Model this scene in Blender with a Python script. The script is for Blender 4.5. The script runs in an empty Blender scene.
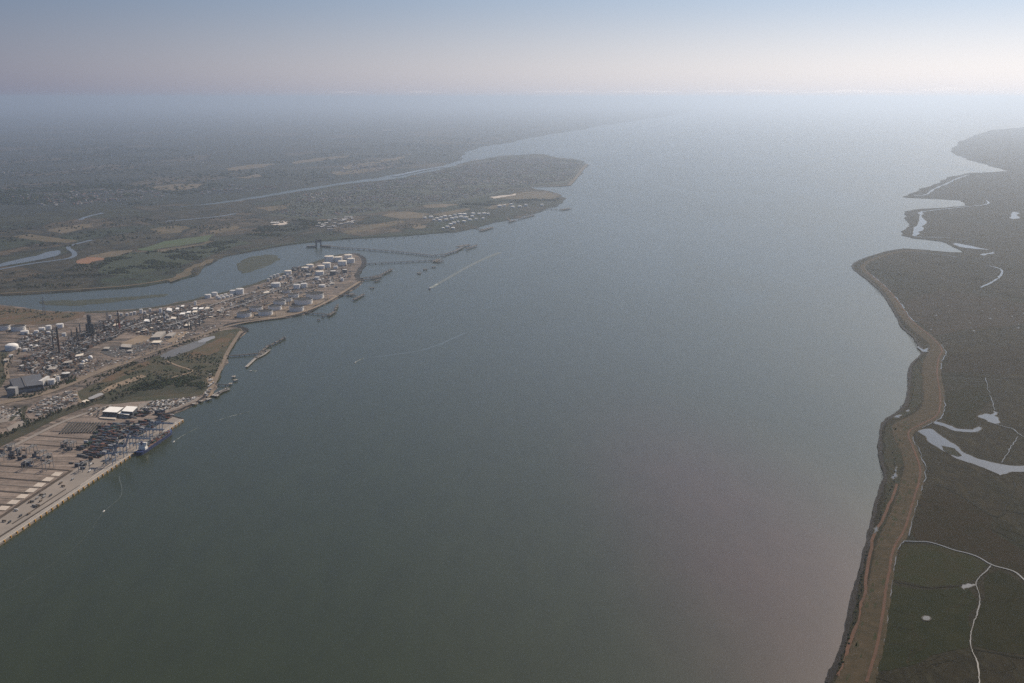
import bpy, math, random
from mathutils import Vector, noise
from mathutils.geometry import tessellate_polygon

random.seed(11)
R = math.radians
sc = bpy.context.scene
COL = sc.collection

# ------------------------------------------------------------------ camera
H = 900.0
F = 996.0                      # 35 mm on a 36 mm sensor, in pixels of the 1024 wide frame
EYE = 97.0                     # row of the eye level
TH = math.atan((341.5 - EYE) / F)
CT, ST = math.cos(TH), math.sin(TH)
cam_data = bpy.data.cameras.new('camera')
cam_data.lens = 35.0
cam_data.sensor_width = 36.0
cam_data.clip_start = 1.0
cam_data.clip_end = 900000.0
cam = bpy.data.objects.new('camera', cam_data)
cam.location = (0, 0, H)
cam.rotation_euler = (math.pi / 2 - TH, 0, 0)
COL.objects.link(cam)
sc.camera = cam

# ------------------------------------------------------------------ sky, sun, exposure
HAZE_D = 4.7e-5
SKY_G = .5
SKY_A = (.292, .266, .232)     # sunward part of the low haze
SKY_B = (-.182, -.156, -.064)     # blue part of the low haze
SKY_H = .42
SKY_LOW = (.88, .92, .98)       # and to the blue of the air right at the horizon
SKY_TINT = (.40, .52, .68)     # the haze thins to blue higher up
SKY_F = .97
SUN_EL, SUN_AZ = R(40), R(34)
world = bpy.data.worlds.new('World')
sc.world = world
world.use_nodes = True
wn, wl = world.node_tree.nodes, world.node_tree.links
wn.clear()
w_out = wn.new('ShaderNodeOutputWorld')
w_bg = wn.new('ShaderNodeBackground')
w_sky = wn.new('ShaderNodeTexSky')
w_sky.sky_type = 'NISHITA'
w_sky.sun_disc = False
w_sky.sun_elevation = SUN_EL
w_sky.sun_rotation = SUN_AZ
w_sky.altitude = 0.0
w_sky.air_density = 0.8
w_sky.dust_density = 0.3
w_sky.ozone_density = 2.0
SKY = 0.078                    # strength of the sky
SUN_DIR = Vector((math.sin(SUN_AZ) * math.cos(SUN_EL), math.cos(SUN_AZ) * math.cos(SUN_EL), math.sin(SUN_EL)))
def w_math(op, a, b=0.0, c=None):
    n = wn.new('ShaderNodeMath'); n.operation = op
    for s, v in zip(n.inputs, (a, b, c)):
        if v is None: continue
        if isinstance(v, (int, float)): s.default_value = v
        else: wl.new(v, s)
    return n.outputs[0]
# a summer haze layer low over the horizon, brighter towards the sun as real haze is (Henyey-Greenstein lobe)
w_tc = wn.new('ShaderNodeTexCoord')
w_nrm = wn.new('ShaderNodeVectorMath'); w_nrm.operation = 'NORMALIZE'
wl.new(w_tc.outputs['Generated'], w_nrm.inputs[0])
w_dot = wn.new('ShaderNodeVectorMath'); w_dot.operation = 'DOT_PRODUCT'
wl.new(w_nrm.outputs[0], w_dot.inputs[0]); w_dot.inputs[1].default_value = SUN_DIR
w_sep = wn.new('ShaderNodeSeparateXYZ'); wl.new(w_nrm.outputs[0], w_sep.inputs[0])
g_ = SKY_G
hg = w_math('POWER', w_math('MULTIPLY_ADD', w_dot.outputs['Value'], -2 * g_, 1 + g_ * g_), -1.5)
comb = wn.new('ShaderNodeCombineXYZ')
w_lown = wn.new('ShaderNodeMapRange'); w_lown.interpolation_type = 'SMOOTHSTEP'
w_lown.inputs[1].default_value = 0.03; w_lown.inputs[2].default_value = -.004
wl.new(w_sep.outputs['Z'], w_lown.inputs[0]); w_low = w_lown.outputs[0]
w_rise = wn.new('ShaderNodeMapRange'); w_rise.interpolation_type = 'SMOOTHSTEP'
w_rise.inputs[1].default_value = 0.0; w_rise.inputs[2].default_value = .11
wl.new(w_sep.outputs['Z'], w_rise.inputs[0]); w_rise = w_rise.outputs[0]
for i in range(3):
    thin = w_math('MULTIPLY_ADD', w_rise, SKY_TINT[i] - 1.0, w_math('MULTIPLY_ADD', w_low, SKY_LOW[i] - 1.0, 1.0))
    wl.new(w_math('MULTIPLY', w_math('MULTIPLY', w_math('MAXIMUM', w_math('MULTIPLY_ADD', hg, SKY_A[i], SKY_B[i]), (.10, .12, .19)[i]), thin), 1.0 / SKY), comb.inputs[i])
up = w_math('MAXIMUM', w_sep.outputs['Z'], 0.0)
fac = w_math('MULTIPLY', w_math('POWER', 2.718, w_math('MULTIPLY', up, -1.0 / SKY_H)), SKY_F)
w_mix = wn.new('ShaderNodeMix'); w_mix.data_type = 'RGBA'
wl.new(fac, w_mix.inputs[0]); wl.new(w_sky.outputs[0], w_mix.inputs[6]); wl.new(comb.outputs[0], w_mix.inputs[7])
w_bg = wn.new('ShaderNodeBackground')
w_bg.inputs['Strength'].default_value = SKY
wl.new(w_mix.outputs[2], w_bg.inputs['Color'])
wl.new(w_bg.outputs[0], w_out.inputs['Surface'])

sun_data = bpy.data.lights.new('sun', 'SUN')
sun_data.energy = 4.2
sun_data.angle = R(0.53)
sun_data.color = (1.0, 0.85, 0.67)
sun = bpy.data.objects.new('sun', sun_data)
SUN_DIR = Vector((math.sin(SUN_AZ) * math.cos(SUN_EL), math.cos(SUN_AZ) * math.cos(SUN_EL), math.sin(SUN_EL)))
sun.rotation_euler = SUN_DIR.to_track_quat('Z', 'Y').to_euler()
sun.location = (3000, 4000, 5000)
COL.objects.link(sun)

sc.view_settings.view_transform = 'Standard'
sc.view_settings.look = 'None'
sc.view_settings.exposure = 0.52
sc.view_settings.gamma = 1.0
sc.view_settings.use_curve_mapping = False
sc.cycles.use_denoising = False
sc.cycles.use_adaptive_sampling = False
sc.cycles.denoiser = 'OPENIMAGEDENOISE'
sc.render.filter_size = 1.2
sc.cycles.pixel_filter_type = 'BLACKMAN_HARRIS'
sc.cycles.filter_width = 1.5
sc.cycles.sample_clamp_indirect = .22
sc.cycles.volume_bounces = 2
sc.cycles.max_bounces = 6
sc.cycles.diffuse_bounces = 2
sc.cycles.glossy_bounces = 3
sc.cycles.transparent_max_bounces = 8

# ------------------------------------------------------------------ helpers
def ray(x, y):
    u, v = x - 512.0, 341.5 - y
    return Vector((u, F * CT + v * ST, v * CT - F * ST))

def at(x, y, z=0.0):
    """the point of the level z that the photograph shows at the pixel x, y"""
    d = ray(x, y)
    t = (z - H) / d.z
    return Vector((d.x * t, d.y * t, z))

def mpp(x, y):
    """metres per pixel across the view at that ground point"""
    p = at(x, y)
    return math.sqrt(p.x ** 2 + p.y ** 2 + H * H) / math.sqrt(F * F + (x - 512) ** 2 + (341.5 - y) ** 2)

def facing(p):
    return math.atan2(p.y, p.x) - math.pi / 2

def tag(o, label=None, cat=None, group=None, kind=None):
    if label: o['label'] = label
    if cat: o['category'] = cat
    if group: o['group'] = group
    if kind: o['kind'] = kind
    return o

def empty(name, loc, rz=0.0):
    o = bpy.data.objects.new(name, None)
    o.location = loc
    o.rotation_euler = (0, 0, rz)
    o.empty_display_size = 5
    COL.objects.link(o)
    return o

class MB:
    """collects shapes and links them as one mesh object"""
    def __init__(s):
        s.v, s.f, s.m, s.mi = [], [], [], 0
    def add(s, vs, fs):
        b = len(s.v)
        s.v += [tuple(q) for q in vs]
        for f in fs:
            s.f.append(tuple(i + b for i in f)); s.m.append(s.mi)
        return s
    def box(s, c, d, rz=0.0, z0=None):
        """c centre of the base, d full size"""
        x, y, z = d[0] / 2, d[1] / 2, d[2]
        ca, sa = math.cos(rz), math.sin(rz)
        vs = []
        for zz in (0, z):
            for px, py in ((-x, -y), (x, -y), (x, y), (-x, y)):
                vs.append((c[0] + px * ca - py * sa, c[1] + px * sa + py * ca, c[2] + zz))
        return s.add(vs, [(3, 2, 1, 0), (4, 5, 6, 7), (0, 1, 5, 4), (1, 2, 6, 5), (2, 3, 7, 6), (3, 0, 4, 7)])
    def bar(s, a, b, w, h=None):
        a, b = Vector(a), Vector(b)
        h = h or w
        d = (b - a).normalized()
        up = Vector((0, 0, 1)) if abs(d.z) < .95 else Vector((1, 0, 0))
        sd = d.cross(up).normalized() * (w / 2)
        uu = sd.cross(d).normalized() * (h / 2)
        vs = [a - sd - uu, a + sd - uu, a + sd + uu, a - sd + uu, b - sd - uu, b + sd - uu, b + sd + uu, b - sd + uu]
        return s.add(vs, [(0, 1, 2, 3), (7, 6, 5, 4), (4, 5, 1, 0), (5, 6, 2, 1), (6, 7, 3, 2), (7, 4, 0, 3)])
    def cyl(s, c, r, h, n=16, r2=None, top=True, bottom=False):
        r2 = r if r2 is None else r2
        vs, fs = [], []
        for k in range(n):
            a = 2 * math.pi * k / n
            vs.append((c[0] + r * math.cos(a), c[1] + r * math.sin(a), c[2]))
        for k in range(n):
            a = 2 * math.pi * k / n
            vs.append((c[0] + r2 * math.cos(a), c[1] + r2 * math.sin(a), c[2] + h))
        for k in range(n):
            fs.append((k, (k + 1) % n, n + (k + 1) % n, n + k))
        if top: fs.append(tuple(range(n, 2 * n)))
        if bottom: fs.append(tuple(reversed(range(n))))
        return s.add(vs, fs)
    def lathe(s, c, prof, n=16):
        """prof: list of (radius, z); a zero radius closes it"""
        vs, fs, rows = [], [], []
        for r, z in prof:
            if r <= 1e-6:
                rows.append([len(vs)]); vs.append((c[0], c[1], c[2] + z))
            else:
                rows.append(list(range(len(vs), len(vs) + n)))
                for k in range(n):
                    a = 2 * math.pi * k / n
                    vs.append((c[0] + r * math.cos(a), c[1] + r * math.sin(a), c[2] + z))
        for A, B in zip(rows, rows[1:]):
            for k in range(n):
                a0, a1 = A[k % len(A)], A[(k + 1) % len(A)]
                b0, b1 = B[k % len(B)], B[(k + 1) % len(B)]
                q = []
                for i in (a0, a1, b1, b0):
                    if i not in q: q.append(i)
                if len(q) > 2: fs.append(tuple(q))
        return s.add(vs, fs)
    def prism(s, pts, z0, z1):
        """closed solid on a plan outline (world xy)"""
        n = len(pts)
        vs = [(p[0], p[1], z0) for p in pts] + [(p[0], p[1], z1) for p in pts]
        area = sum(pts[i][0] * pts[(i + 1) % n][1] - pts[(i + 1) % n][0] * pts[i][1] for i in range(n))
        idx = list(range(n)) if area > 0 else list(reversed(range(n)))
        fs = []
        for k in range(n):
            a, b = idx[k], idx[(k + 1) % n]
            fs.append((a, b, n + b, n + a))
        for t in tessellate_polygon([[Vector((p[0], p[1], 0)) for p in pts]]):
            fs.append(_ccw(t, vs, n))
        return s.add(vs, fs)
    def blob(s, c, rx, rz, rnd, n=5):
        """a faceted uneven lump: a crown clump or a bush"""
        vs = [(c[0], c[1], c[2] - rz)]
        for lv, (k, rr) in enumerate(((-.35, .85), (.35, .8))):
            for i in range(n):
                a = 2 * math.pi * (i + .5 * lv) / n + rnd.uniform(-.3, .3)
                q = rx * rr * rnd.uniform(.7, 1.25)
                vs.append((c[0] + q * math.cos(a), c[1] + q * math.sin(a), c[2] + rz * k * rnd.uniform(.6, 1.4)))
        vs.append((c[0] + rnd.uniform(-.2, .2) * rx, c[1], c[2] + rz * rnd.uniform(.8, 1.15)))
        fs = []
        for i in range(n):
            j = (i + 1) % n
            fs += [(0, 1 + j, 1 + i), (1 + i, 1 + j, 1 + n + i), (1 + j, 1 + n + j, 1 + n + i), (1 + n + i, 1 + n + j, 1 + 2 * n)]
        return s.add(vs, fs)
    def mesh(s, name, mats):
        me = bpy.data.meshes.new(name)
        me.from_pydata(s.v, [], s.f)
        if not isinstance(mats, (list, tuple)): mats = [mats]
        for m in mats: me.materials.append(m)
        if len(mats) > 1: me.polygons.foreach_set('material_index', s.m)
        me.update()
        return me
    def build(s, name, mats, parent=None, loc=None, rz=0.0):
        return put(name, s.mesh(name, mats), parent, loc, rz)

def _ccw(t, vs, off):
    a, b, c = (vs[i] for i in t)
    cr = (b[0] - a[0]) * (c[1] - a[1]) - (b[1] - a[1]) * (c[0] - a[0])
    return tuple(i + off for i in (t if cr > 0 else tuple(reversed(t))))

def put(name, me, parent=None, loc=None, rz=0.0):
    o = bpy.data.objects.new(name, me)
    if parent: o.parent = parent
    if loc is not None: o.location = loc
    o.rotation_euler = (0, 0, rz)
    COL.objects.link(o)
    return o

KIDS = {}
def copy_tree(o, parent=None, loc=None, rz=None, label=None, scale=None):
    c = o.copy(); COL.objects.link(c)
    c.parent = parent
    if loc is not None: c.location = loc
    if rz is not None: c.rotation_euler = (0, 0, rz)
    if scale is not None: c.scale = scale
    if label: c['label'] = label
    for ch in list(o.children): copy_tree(ch, c)
    return c

# ------------------------------------------------------------------ materials
def mat(name, col, rough=.85, var=None, scale=.02, metal=0.0, spec=.3, detail=5.0):
    """plain surface with mottled colour: var is the second colour"""
    m = bpy.data.materials.new(name); m.use_nodes = True
    nt = m.node_tree; b = nt.nodes['Principled BSDF']
    b.inputs['Roughness'].default_value = rough
    b.inputs['Metallic'].default_value = metal
    b.inputs['Specular IOR Level'].default_value = spec
    if var is None:
        var = tuple(c * .72 for c in col)
    g = nt.nodes.new('ShaderNodeNewGeometry')
    n = nt.nodes.new('ShaderNodeTexNoise')
    n.inputs['Scale'].default_value = scale
    n.inputs['Detail'].default_value = detail
    n.inputs['Roughness'].default_value = .62
    r = nt.nodes.new('ShaderNodeValToRGB')
    r.color_ramp.elements[0].position = .36; r.color_ramp.elements[1].position = .64
    r.color_ramp.elements[0].color = (*col, 1); r.color_ramp.elements[1].color = (*var, 1)
    nt.links.new(g.outputs['Position'], n.inputs['Vector'])
    nt.links.new(n.outputs[0], r.inputs[0])
    nt.links.new(r.outputs[0], b.inputs['Base Color'])
    return m

class NT:
    """short hand for building a node material"""
    def __init__(s, name):
        s.m = bpy.data.materials.new(name); s.m.use_nodes = True
        s.nt = s.m.node_tree; s.b = s.nt.nodes['Principled BSDF']
        s.pos = s.nt.nodes.new('ShaderNodeNewGeometry').outputs['Position']
    def link(s, a, b): s.nt.links.new(a, b)
    def mapped(s, loc=(0, 0, 0), rot=(0, 0, 0), scale=(1, 1, 1)):
        n = s.nt.nodes.new('ShaderNodeMapping')
        n.inputs['Location'].default_value = loc; n.inputs['Rotation'].default_value = rot; n.inputs['Scale'].default_value = scale
        s.link(s.pos, n.inputs['Vector']); return n.outputs[0]
    def noise(s, scale, vec=None, detail=4, rough=.6, dist=0):
        n = s.nt.nodes.new('ShaderNodeTexNoise')
        n.inputs['Scale'].default_value = scale; n.inputs['Detail'].default_value = detail
        n.inputs['Roughness'].default_value = rough; n.inputs['Distortion'].default_value = dist
        s.link(vec or s.pos, n.inputs['Vector']); return n
    def voro(s, scale, vec=None, feature='F1', rnd=1.0):
        n = s.nt.nodes.new('ShaderNodeTexVoronoi'); n.feature = feature
        n.inputs['Scale'].default_value = scale
        n.inputs['Randomness'].default_value = rnd
        s.link(vec or s.pos, n.inputs['Vector']); return n
    def ramp(s, fac, stops, interp='LINEAR'):
        n = s.nt.nodes.new('ShaderNodeValToRGB'); cr = n.color_ramp; cr.interpolation = interp
        while len(cr.elements) < len(stops): cr.elements.new(.5)
        for e, (p, c) in zip(cr.elements, stops):
            e.position = p; e.color = (*c, 1) if not isinstance(c, (int, float)) else (c, c, c, 1)
        s.link(fac, n.inputs[0]); return n.outputs[0]
    def mix(s, fac, a, b, mode='MIX'):
        n = s.nt.nodes.new('ShaderNodeMix'); n.data_type = 'RGBA'; n.blend_type = mode
        for sock, val in ((n.inputs[0], fac), (n.inputs[6], a), (n.inputs[7], b)):
            if isinstance(val, (int, float)): sock.default_value = val
            elif isinstance(val, tuple): sock.default_value = (*val, 1)
            else: s.link(val, sock)
        return n.outputs[2]
    def math(s, op, a, b=0.0, clamp=False):
        n = s.nt.nodes.new('ShaderNodeMath'); n.operation = op; n.use_clamp = clamp
        for sock, val in ((n.inputs[0], a), (n.inputs[1], b)):
            if isinstance(val, (int, float)): sock.default_value = val
            else: s.link(val, sock)
        return n.outputs[0]
    def near(s, p, rx, ry=None, rot=0.0, soft=.5):
        """1 inside an ellipse round the world point p, falling to 0"""
        ry = ry or rx
        n = s.nt.nodes.new('ShaderNodeMapping'); n.vector_type = 'TEXTURE'
        n.inputs['Location'].default_value = (p[0], p[1], 0); n.inputs['Rotation'].default_value = (0, 0, rot)
        n.inputs['Scale'].default_value = (rx, ry, 1e6)
        s.link(s.pos, n.inputs['Vector'])
        l = s.nt.nodes.new('ShaderNodeVectorMath'); l.operation = 'LENGTH'
        s.link(n.outputs[0], l.inputs[0])
        mr = s.nt.nodes.new('ShaderNodeMapRange'); mr.interpolation_type = 'SMOOTHERSTEP'
        mr.inputs[1].default_value = 1.0; mr.inputs[2].default_value = 1.0 - soft
        mr.inputs[3].default_value = 0; mr.inputs[4].default_value = 1
        s.link(l.outputs['Value'], mr.inputs[0]); return mr.outputs[0]
    def done(s, col, rough=.9, spec=.25):
        s.link(col, s.b.inputs['Base Color'])
        if isinstance(rough, (int, float)): s.b.inputs['Roughness'].default_value = rough
        else: s.link(rough, s.b.inputs['Roughness'])
        s.b.inputs['Specular IOR Level'].default_value = spec
        return s.m

# ------------------------------------------------------------------ outlines on the ground
def rough_line(pts, amp=.12, levels=3, closed=False, rnd=None, smax=None):
    """break straight runs of a world outline into an uneven natural line"""
    rnd = rnd or random
    pts = [Vector((p[0], p[1])) for p in pts]
    for _ in range(levels):
        out = []
        n = len(pts)
        for i in range(n if closed else n - 1):
            a, b = pts[i], pts[(i + 1) % n]
            d = b - a
            out.append(a)
            q = rnd.gauss(0, amp) * d.length * .5
            if smax: q = max(-smax, min(smax, q))
            if d.length > 6:
                out.append((a + b) / 2 + Vector((-d.y, d.x)).normalized() * q)
        if not closed: out.append(pts[-1])
        pts = out
    return [(p.x, p.y) for p in pts]

def gpx(pts, z=0.0):
    return [(q.x, q.y) for q in (at(x, y, z) for x, y in pts)]

def sheet(name, poly, z, m, label=None, cat=None, kind='structure', skirt=None, toe=0.0, parent=None, group=None):
    """a filled outline (world xy) at height z, with a sloping edge down to `skirt`"""
    n = len(poly)
    area = sum(poly[i][0] * poly[(i + 1) % n][1] - poly[(i + 1) % n][0] * poly[i][1] for i in range(n))
    if area < 0: poly = list(reversed(poly))
    vs = [(p[0], p[1], z) for p in poly]
    fs = [_ccw(t, vs, 0) for t in tessellate_polygon([[Vector((p[0], p[1], 0)) for p in poly]])]
    if skirt is not None:
        for i in range(n):
            a, b, c = Vector(poly[i - 1]), Vector(poly[i]), Vector(poly[(i + 1) % n])
            d = (c - a)
            nn = Vector((d.y, -d.x)).normalized() * toe if d.length > 0 else Vector((0, 0))
            vs.append((b.x + nn.x, b.y + nn.y, skirt))
        for i in range(n):
            j = (i + 1) % n
            fs.append((i, n + i, n + j, j))
    mb = MB(); mb.add(vs, fs)
    o = mb.build(name, m, parent)
    return tag(o, label, cat, group, kind)

def ribbon_pts(line, w):
    """widen a world polyline; w a number or a list"""
    P = [Vector((p[0], p[1])) for p in line]
    L, Rr = [], []
    for i, p in enumerate(P):
        d = (P[min(i + 1, len(P) - 1)] - P[max(i - 1, 0)])
        nrm = Vector((-d.y, d.x)).normalized() if d.length > 0 else Vector((1, 0))
        ww = (w[i] if isinstance(w, (list, tuple)) else w) / 2
        L.append(p + nrm * ww); Rr.append(p - nrm * ww)
    return L, Rr

def ribbon(name, line, w, z, m, label=None, cat=None, kind='structure', group=None, parent=None, mb=None, thick=0.0):
    L, Rr = ribbon_pts(line, w)
    n = len(L)
    own = mb is None
    mb = mb or MB()
    vs = [(p.x, p.y, z) for p in L] + [(p.x, p.y, z) for p in Rr]
    fs = [(i, n + i, n + i + 1, i + 1) for i in range(n - 1)]
    if thick:
        vs += [(p.x, p.y, z - thick) for p in L] + [(p.x, p.y, z - thick) for p in Rr]
        for i in range(n - 1):
            fs += [(2 * n + i, i, i + 1, 2 * n + i + 1), (n + i, 3 * n + i, 3 * n + i + 1, n + i + 1)]
        fs += [(0, 2 * n, 3 * n, n), (n - 1, 2 * n - 1, 4 * n - 1, 3 * n - 1)]
    mb.add(vs, fs)
    if own:
        return tag(mb.build(name, m, parent), label, cat, group, kind)

def smooth(pts, k=2):
    """round a polyline (Chaikin)"""
    for _ in range(k):
        out = [pts[0]]
        for a, b in zip(pts, pts[1:]):
            out.append((a[0] * .75 + b[0] * .25, a[1] * .75 + b[1] * .25))
            out.append((a[0] * .25 + b[0] * .75, a[1] * .25 + b[1] * .75))
        out.append(pts[-1]); pts = out
    return pts

def inside(p, poly):
    x, y = p[0], p[1]; c = False; j = len(poly) - 1
    for i in range(len(poly)):
        xi, yi = poly[i][0], poly[i][1]; xj, yj = poly[j][0], poly[j][1]
        if (yi > y) != (yj > y) and x < (xj - xi) * (y - yi) / (yj - yi) + xi: c = not c
        j = i
    return c

def scatter(poly_px, n, rnd, tries=40):
    """n points spread evenly over the ground inside a pixel outline (uniform on the ground)"""
    w = gpx(poly_px)
    x0, x1 = min(p[0] for p in w), max(p[0] for p in w)
    y0, y1 = min(p[1] for p in w), max(p[1] for p in w)
    out = []
    for _ in range(n * tries):
        if len(out) >= n: break
        p = (rnd.uniform(x0, x1), rnd.uniform(y0, y1))
        if inside(p, w): out.append(p)
    return out

# ================================================================== THE SETTING
FAR = 200000.0

# ---- water: one sheet out to the horizon
t = NT('water_silty')
mud1 = t.near(at(815, 600), 480, 1700, R(8), .98)
mud2 = t.near(at(700, 500), 900, 3200, R(6), .95)
warp = t.noise(.0012, detail=4).outputs[0]
mudf = t.math('MULTIPLY', t.math('ADD', mud1, t.math('MULTIPLY', mud2, .10)), t.math('ADD', t.math('MULTIPLY', warp, 1.2), .35), True)
silt = t.noise(.00035, t.mapped(rot=(0, 0, R(-12)), scale=(1, .35, 1)), 5).outputs[0]
c = t.mix(t.ramp(silt, [(.35, 0.0), (.65, 1.0)]), (.020, .026, .010), (.027, .032, .012))
c = t.mix(mudf, c, (.050, .033, .025))
slick = t.noise(.0008, t.mapped(rot=(0, 0, R(-20)), scale=(1, .3, 1)), 5, dist=.6).outputs[0]
rgh = t.ramp(slick, [(.35, .24), (.55, .28), (.7, .21)])
rip = t.noise(.018, t.mapped(rot=(0, 0, R(35)), scale=(1, .4, 1)), 2, .6).outputs[0]
c = t.mix(.5, c, t.ramp(rip, [(.3, .82), (.7, 1.18)]), 'MULTIPLY')
M_water = t.done(c, rgh, .5)
t.b.inputs['IOR'].default_value = 1.33

mb = MB()
ys = [-3000, 0, 1500, 3000, 6000, 12000, 24000, 42000, 62000, 100000, FAR]
for i, (a, b) in enumerate(zip(ys, ys[1:])):
    mb.add([(-FAR, a, 0), (FAR, a, 0), (FAR, b, 0), (-FAR, b, 0)], [(0, 1, 2, 3)])
tag(mb.build('water', M_water), 'wide grey green estuary water running out to the hazy horizon', 'water', kind='structure')
M_creek = mat('creek_water', (.06, .068, .065), .22, (.075, .08, .076), .004, spec=.5)
M_pool = mat('pool_water', (.028, .026, .024), .19, (.038, .035, .032), .01, spec=.5)

# ---- land colours
def land_mat(name, base, patches, scale, dark=(.022, .030, .022), hedge=.5, wood=.5, seed=0.0, grain=.02, fine=.25):
    """a patchwork of fields with hedge lines, woods and mottled ground"""
    t = NT(name)
    wob = t.noise(scale * .9, detail=3)
    off = t.mix(.06 / 1.0, t.mapped(loc=(seed, seed, 0)), wob.outputs['Color'], 'LINEAR_LIGHT')
    vec = t.mapped(loc=(seed, seed * .7, 0), rot=(0, 0, R(18)), scale=(1, .62, .001))
    v = t.voro(scale, vec)
    sep = t.nt.nodes.new('ShaderNodeSeparateColor'); t.link(v.outputs['Color'], sep.inputs[0])
    n = len(patches)
    c = t.ramp(sep.outputs[0], [(i / n, p) for i, p in enumerate(patches)], 'CONSTANT')
    mo = t.noise(scale * 3, detail=6).outputs[0]
    c = t.mix(t.ramp(mo, [(.38, 0.0), (.62, .75)]), c, base)
    e = t.voro(scale, vec, 'DISTANCE_TO_EDGE').outputs['Distance']
    c = t.mix(t.math('MULTIPLY', t.ramp(e, [(.03, 1.0), (.055, 0.0)]), hedge), c, dark)
    w = t.noise(scale * 1.7, t.mapped(loc=(seed + 900, 40, 0)), 6, .65).outputs[0]
    c = t.mix(t.math('MULTIPLY', t.ramp(w, [(.54, 0.0), (.58, 1.0)]), wood), c, dark)
    g = t.noise(grain, detail=4).outputs[0]
    c = t.mix(fine, c, t.ramp(g, [(.3, .25), (.7, 1.0)]), 'MULTIPLY')
    return t.done(c, .95, .1)

M_north = land_mat('marsh_and_fields', (.036, .040, .029),
                   [(.036, .044, .028), (.066, .056, .038), (.027, .036, .025), (.092, .070, .048), (.030, .046, .029), (.048, .043, .031), (.115, .084, .056)], .0026, seed=300, dark=(.012, .017, .014), hedge=.6, wood=.75, grain=.014, fine=.85)
M_far = land_mat('far_country', (.022, .029, .026),
                   [(.022, .029, .025), (.032, .035, .029), (.020, .027, .024), (.070, .057, .042), (.018, .025, .022), (.036, .038, .030), (.024, .030, .026)], .0011, seed=5200, dark=(.010, .015, .014), hedge=.6, wood=.85)
t = NT('works_ground')
va = at(205, 303) - at(60, 355); ga = math.atan2(va.y, va.x)
n1 = t.noise(.010, detail=9, rough=.7).outputs[0]
n2 = t.noise(.045, t.mapped(rot=(0, 0, -ga), scale=(.16, 1, 1)), 5, .65).outputs[0]
c = t.ramp(n1, [(.36, (.056, .051, .049)), (.5, (.100, .083, .072)), (.62, (.150, .122, .104))])
c = t.mix(t.ramp(n2, [(.52, 0.0), (.66, .85)]), c, (.26, .205, .17))
c = t.mix(t.ramp(n2, [(.34, .8), (.44, 0.0)]), c, (.032, .032, .030))
n3 = t.noise(.11, detail=6, rough=.7).outputs[0]
c = t.mix(.8, c, t.ramp(n3, [(.32, .45), (.5, 1.0), (.68, 1.5)]), 'MULTIPLY')
M_ind = t.done(c, .95, .1)
t = NT('grazing_marsh')
pa = t.noise(.0024, t.mapped(rot=(0, 0, R(25)), scale=(1, .5, 1)), 6, .6).outputs[0]
c = t.ramp(pa, [(.32, (.012, .014, .007)), (.45, (.017, .016, .009)), (.55, (.021, .018, .010)), (.68, (.014, .016, .008))])
g1 = t.noise(.05, t.mapped(rot=(0, 0, R(-30)), scale=(1, .35, 1)), 6, .7).outputs[0]
c = t.mix(.75, c, t.ramp(g1, [(.33, .35), (.5, .9), (.68, 1.7)]), 'MULTIPLY')
ri = t.voro(.012, t.mapped(rot=(0, 0, R(40)), scale=(1, .3, 1)), 'DISTANCE_TO_EDGE').outputs['Distance']
c = t.mix(t.ramp(ri, [(.0, .55), (.05, 0.0)]), c, (.012, .012, .007))
M_marsh = t.done(c, .95, .08)

# ---- the industrial peninsula on the near left
IND = [(-420, 560), (0, 543), (90, 482), (183, 420), (163, 414.5), (175, 412), (186, 407.5), (197, 402.5), (205, 397), (210, 392), (215, 383), (222, 367), (230, 349),
       (239, 337), (246, 331), (243, 327.5), (233, 326.5), (222, 327), (228, 324), (240, 322.5), (262, 320), (285, 317.5), (303, 314), (310, 311.5),
       (316, 307), (326, 303), (338, 297), (350, 290.5), (360, 284), (362.5, 279), (356, 276), (361, 269), (365, 262), (363, 256.5), (356, 253), (345, 253.5), (334, 255.5),
       (318, 261), (298, 268), (278, 275), (258, 282.5), (238, 288), (214, 294), (190, 300), (165, 305), (140, 308.5), (112, 310.5), (85, 311.5), (62, 311.5),
       (40, 310), (20, 307), (0, 304.5), (-420, 300)]
IND[0] = (-420, 830)
LIND = 3.0
rr = random.Random(5)
w_ind = gpx(IND, LIND)
head, tail = w_ind[:4], w_ind[4:-1]
w_ind2 = [w_ind[-1]] + head + rough_line(tail, .10, 3, rnd=rr, smax=14)
sheet('industrial_ground', w_ind2, LIND, M_ind, 'bare brown ground of the refinery peninsula', 'ground', skirt=-2, toe=7)

# ---- north bank, Canvey and the far country
coastN = [(-420, 291), (0, 294.5), (40, 292.5), (90, 289.5), (128, 287), (155, 283), (180, 278.5), (198, 271), (208, 264), (220, 257.5), (238, 253), (258, 249.5), (282, 245),
          (310, 241.5), (338, 239), (372, 237), (400, 235.5), (430, 233), (455, 231.5), (468, 229), (482, 225.5), (500, 221), (520, 216), (545, 208.5), (559, 203.5), (563, 199.5),
          (557, 193.5), (545, 190.3), (532, 187.5), (531, 186), (548, 186), (568, 185.6), (574, 179), (580, 171), (587, 164), (582, 161), (571, 158.6), (556, 157.5), (548, 155), (536, 153.8), (516, 155.2), (498, 156),
          (478, 160), (456, 165.5), (432, 171.5), (408, 177)]
creekS = [(408, 177), (385, 180), (360, 182.5), (330, 186.5), (300, 191), (270, 196), (240, 201), (215, 204), (180, 207)]
creekN = [(180, 205.6), (215, 202), (240, 198.5), (270, 193.3), (300, 188.3), (330, 184), (360, 179.5), (385, 175.6), (408, 172.5), (430, 168), (450, 163), (462, 158), (466, 151.5), (478, 147), (505, 143), (538, 136.5),
          (570, 131), (600, 126), (630, 121.5), (660, 117), (685, 113), (694, 111)]
LN = 3.0
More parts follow.
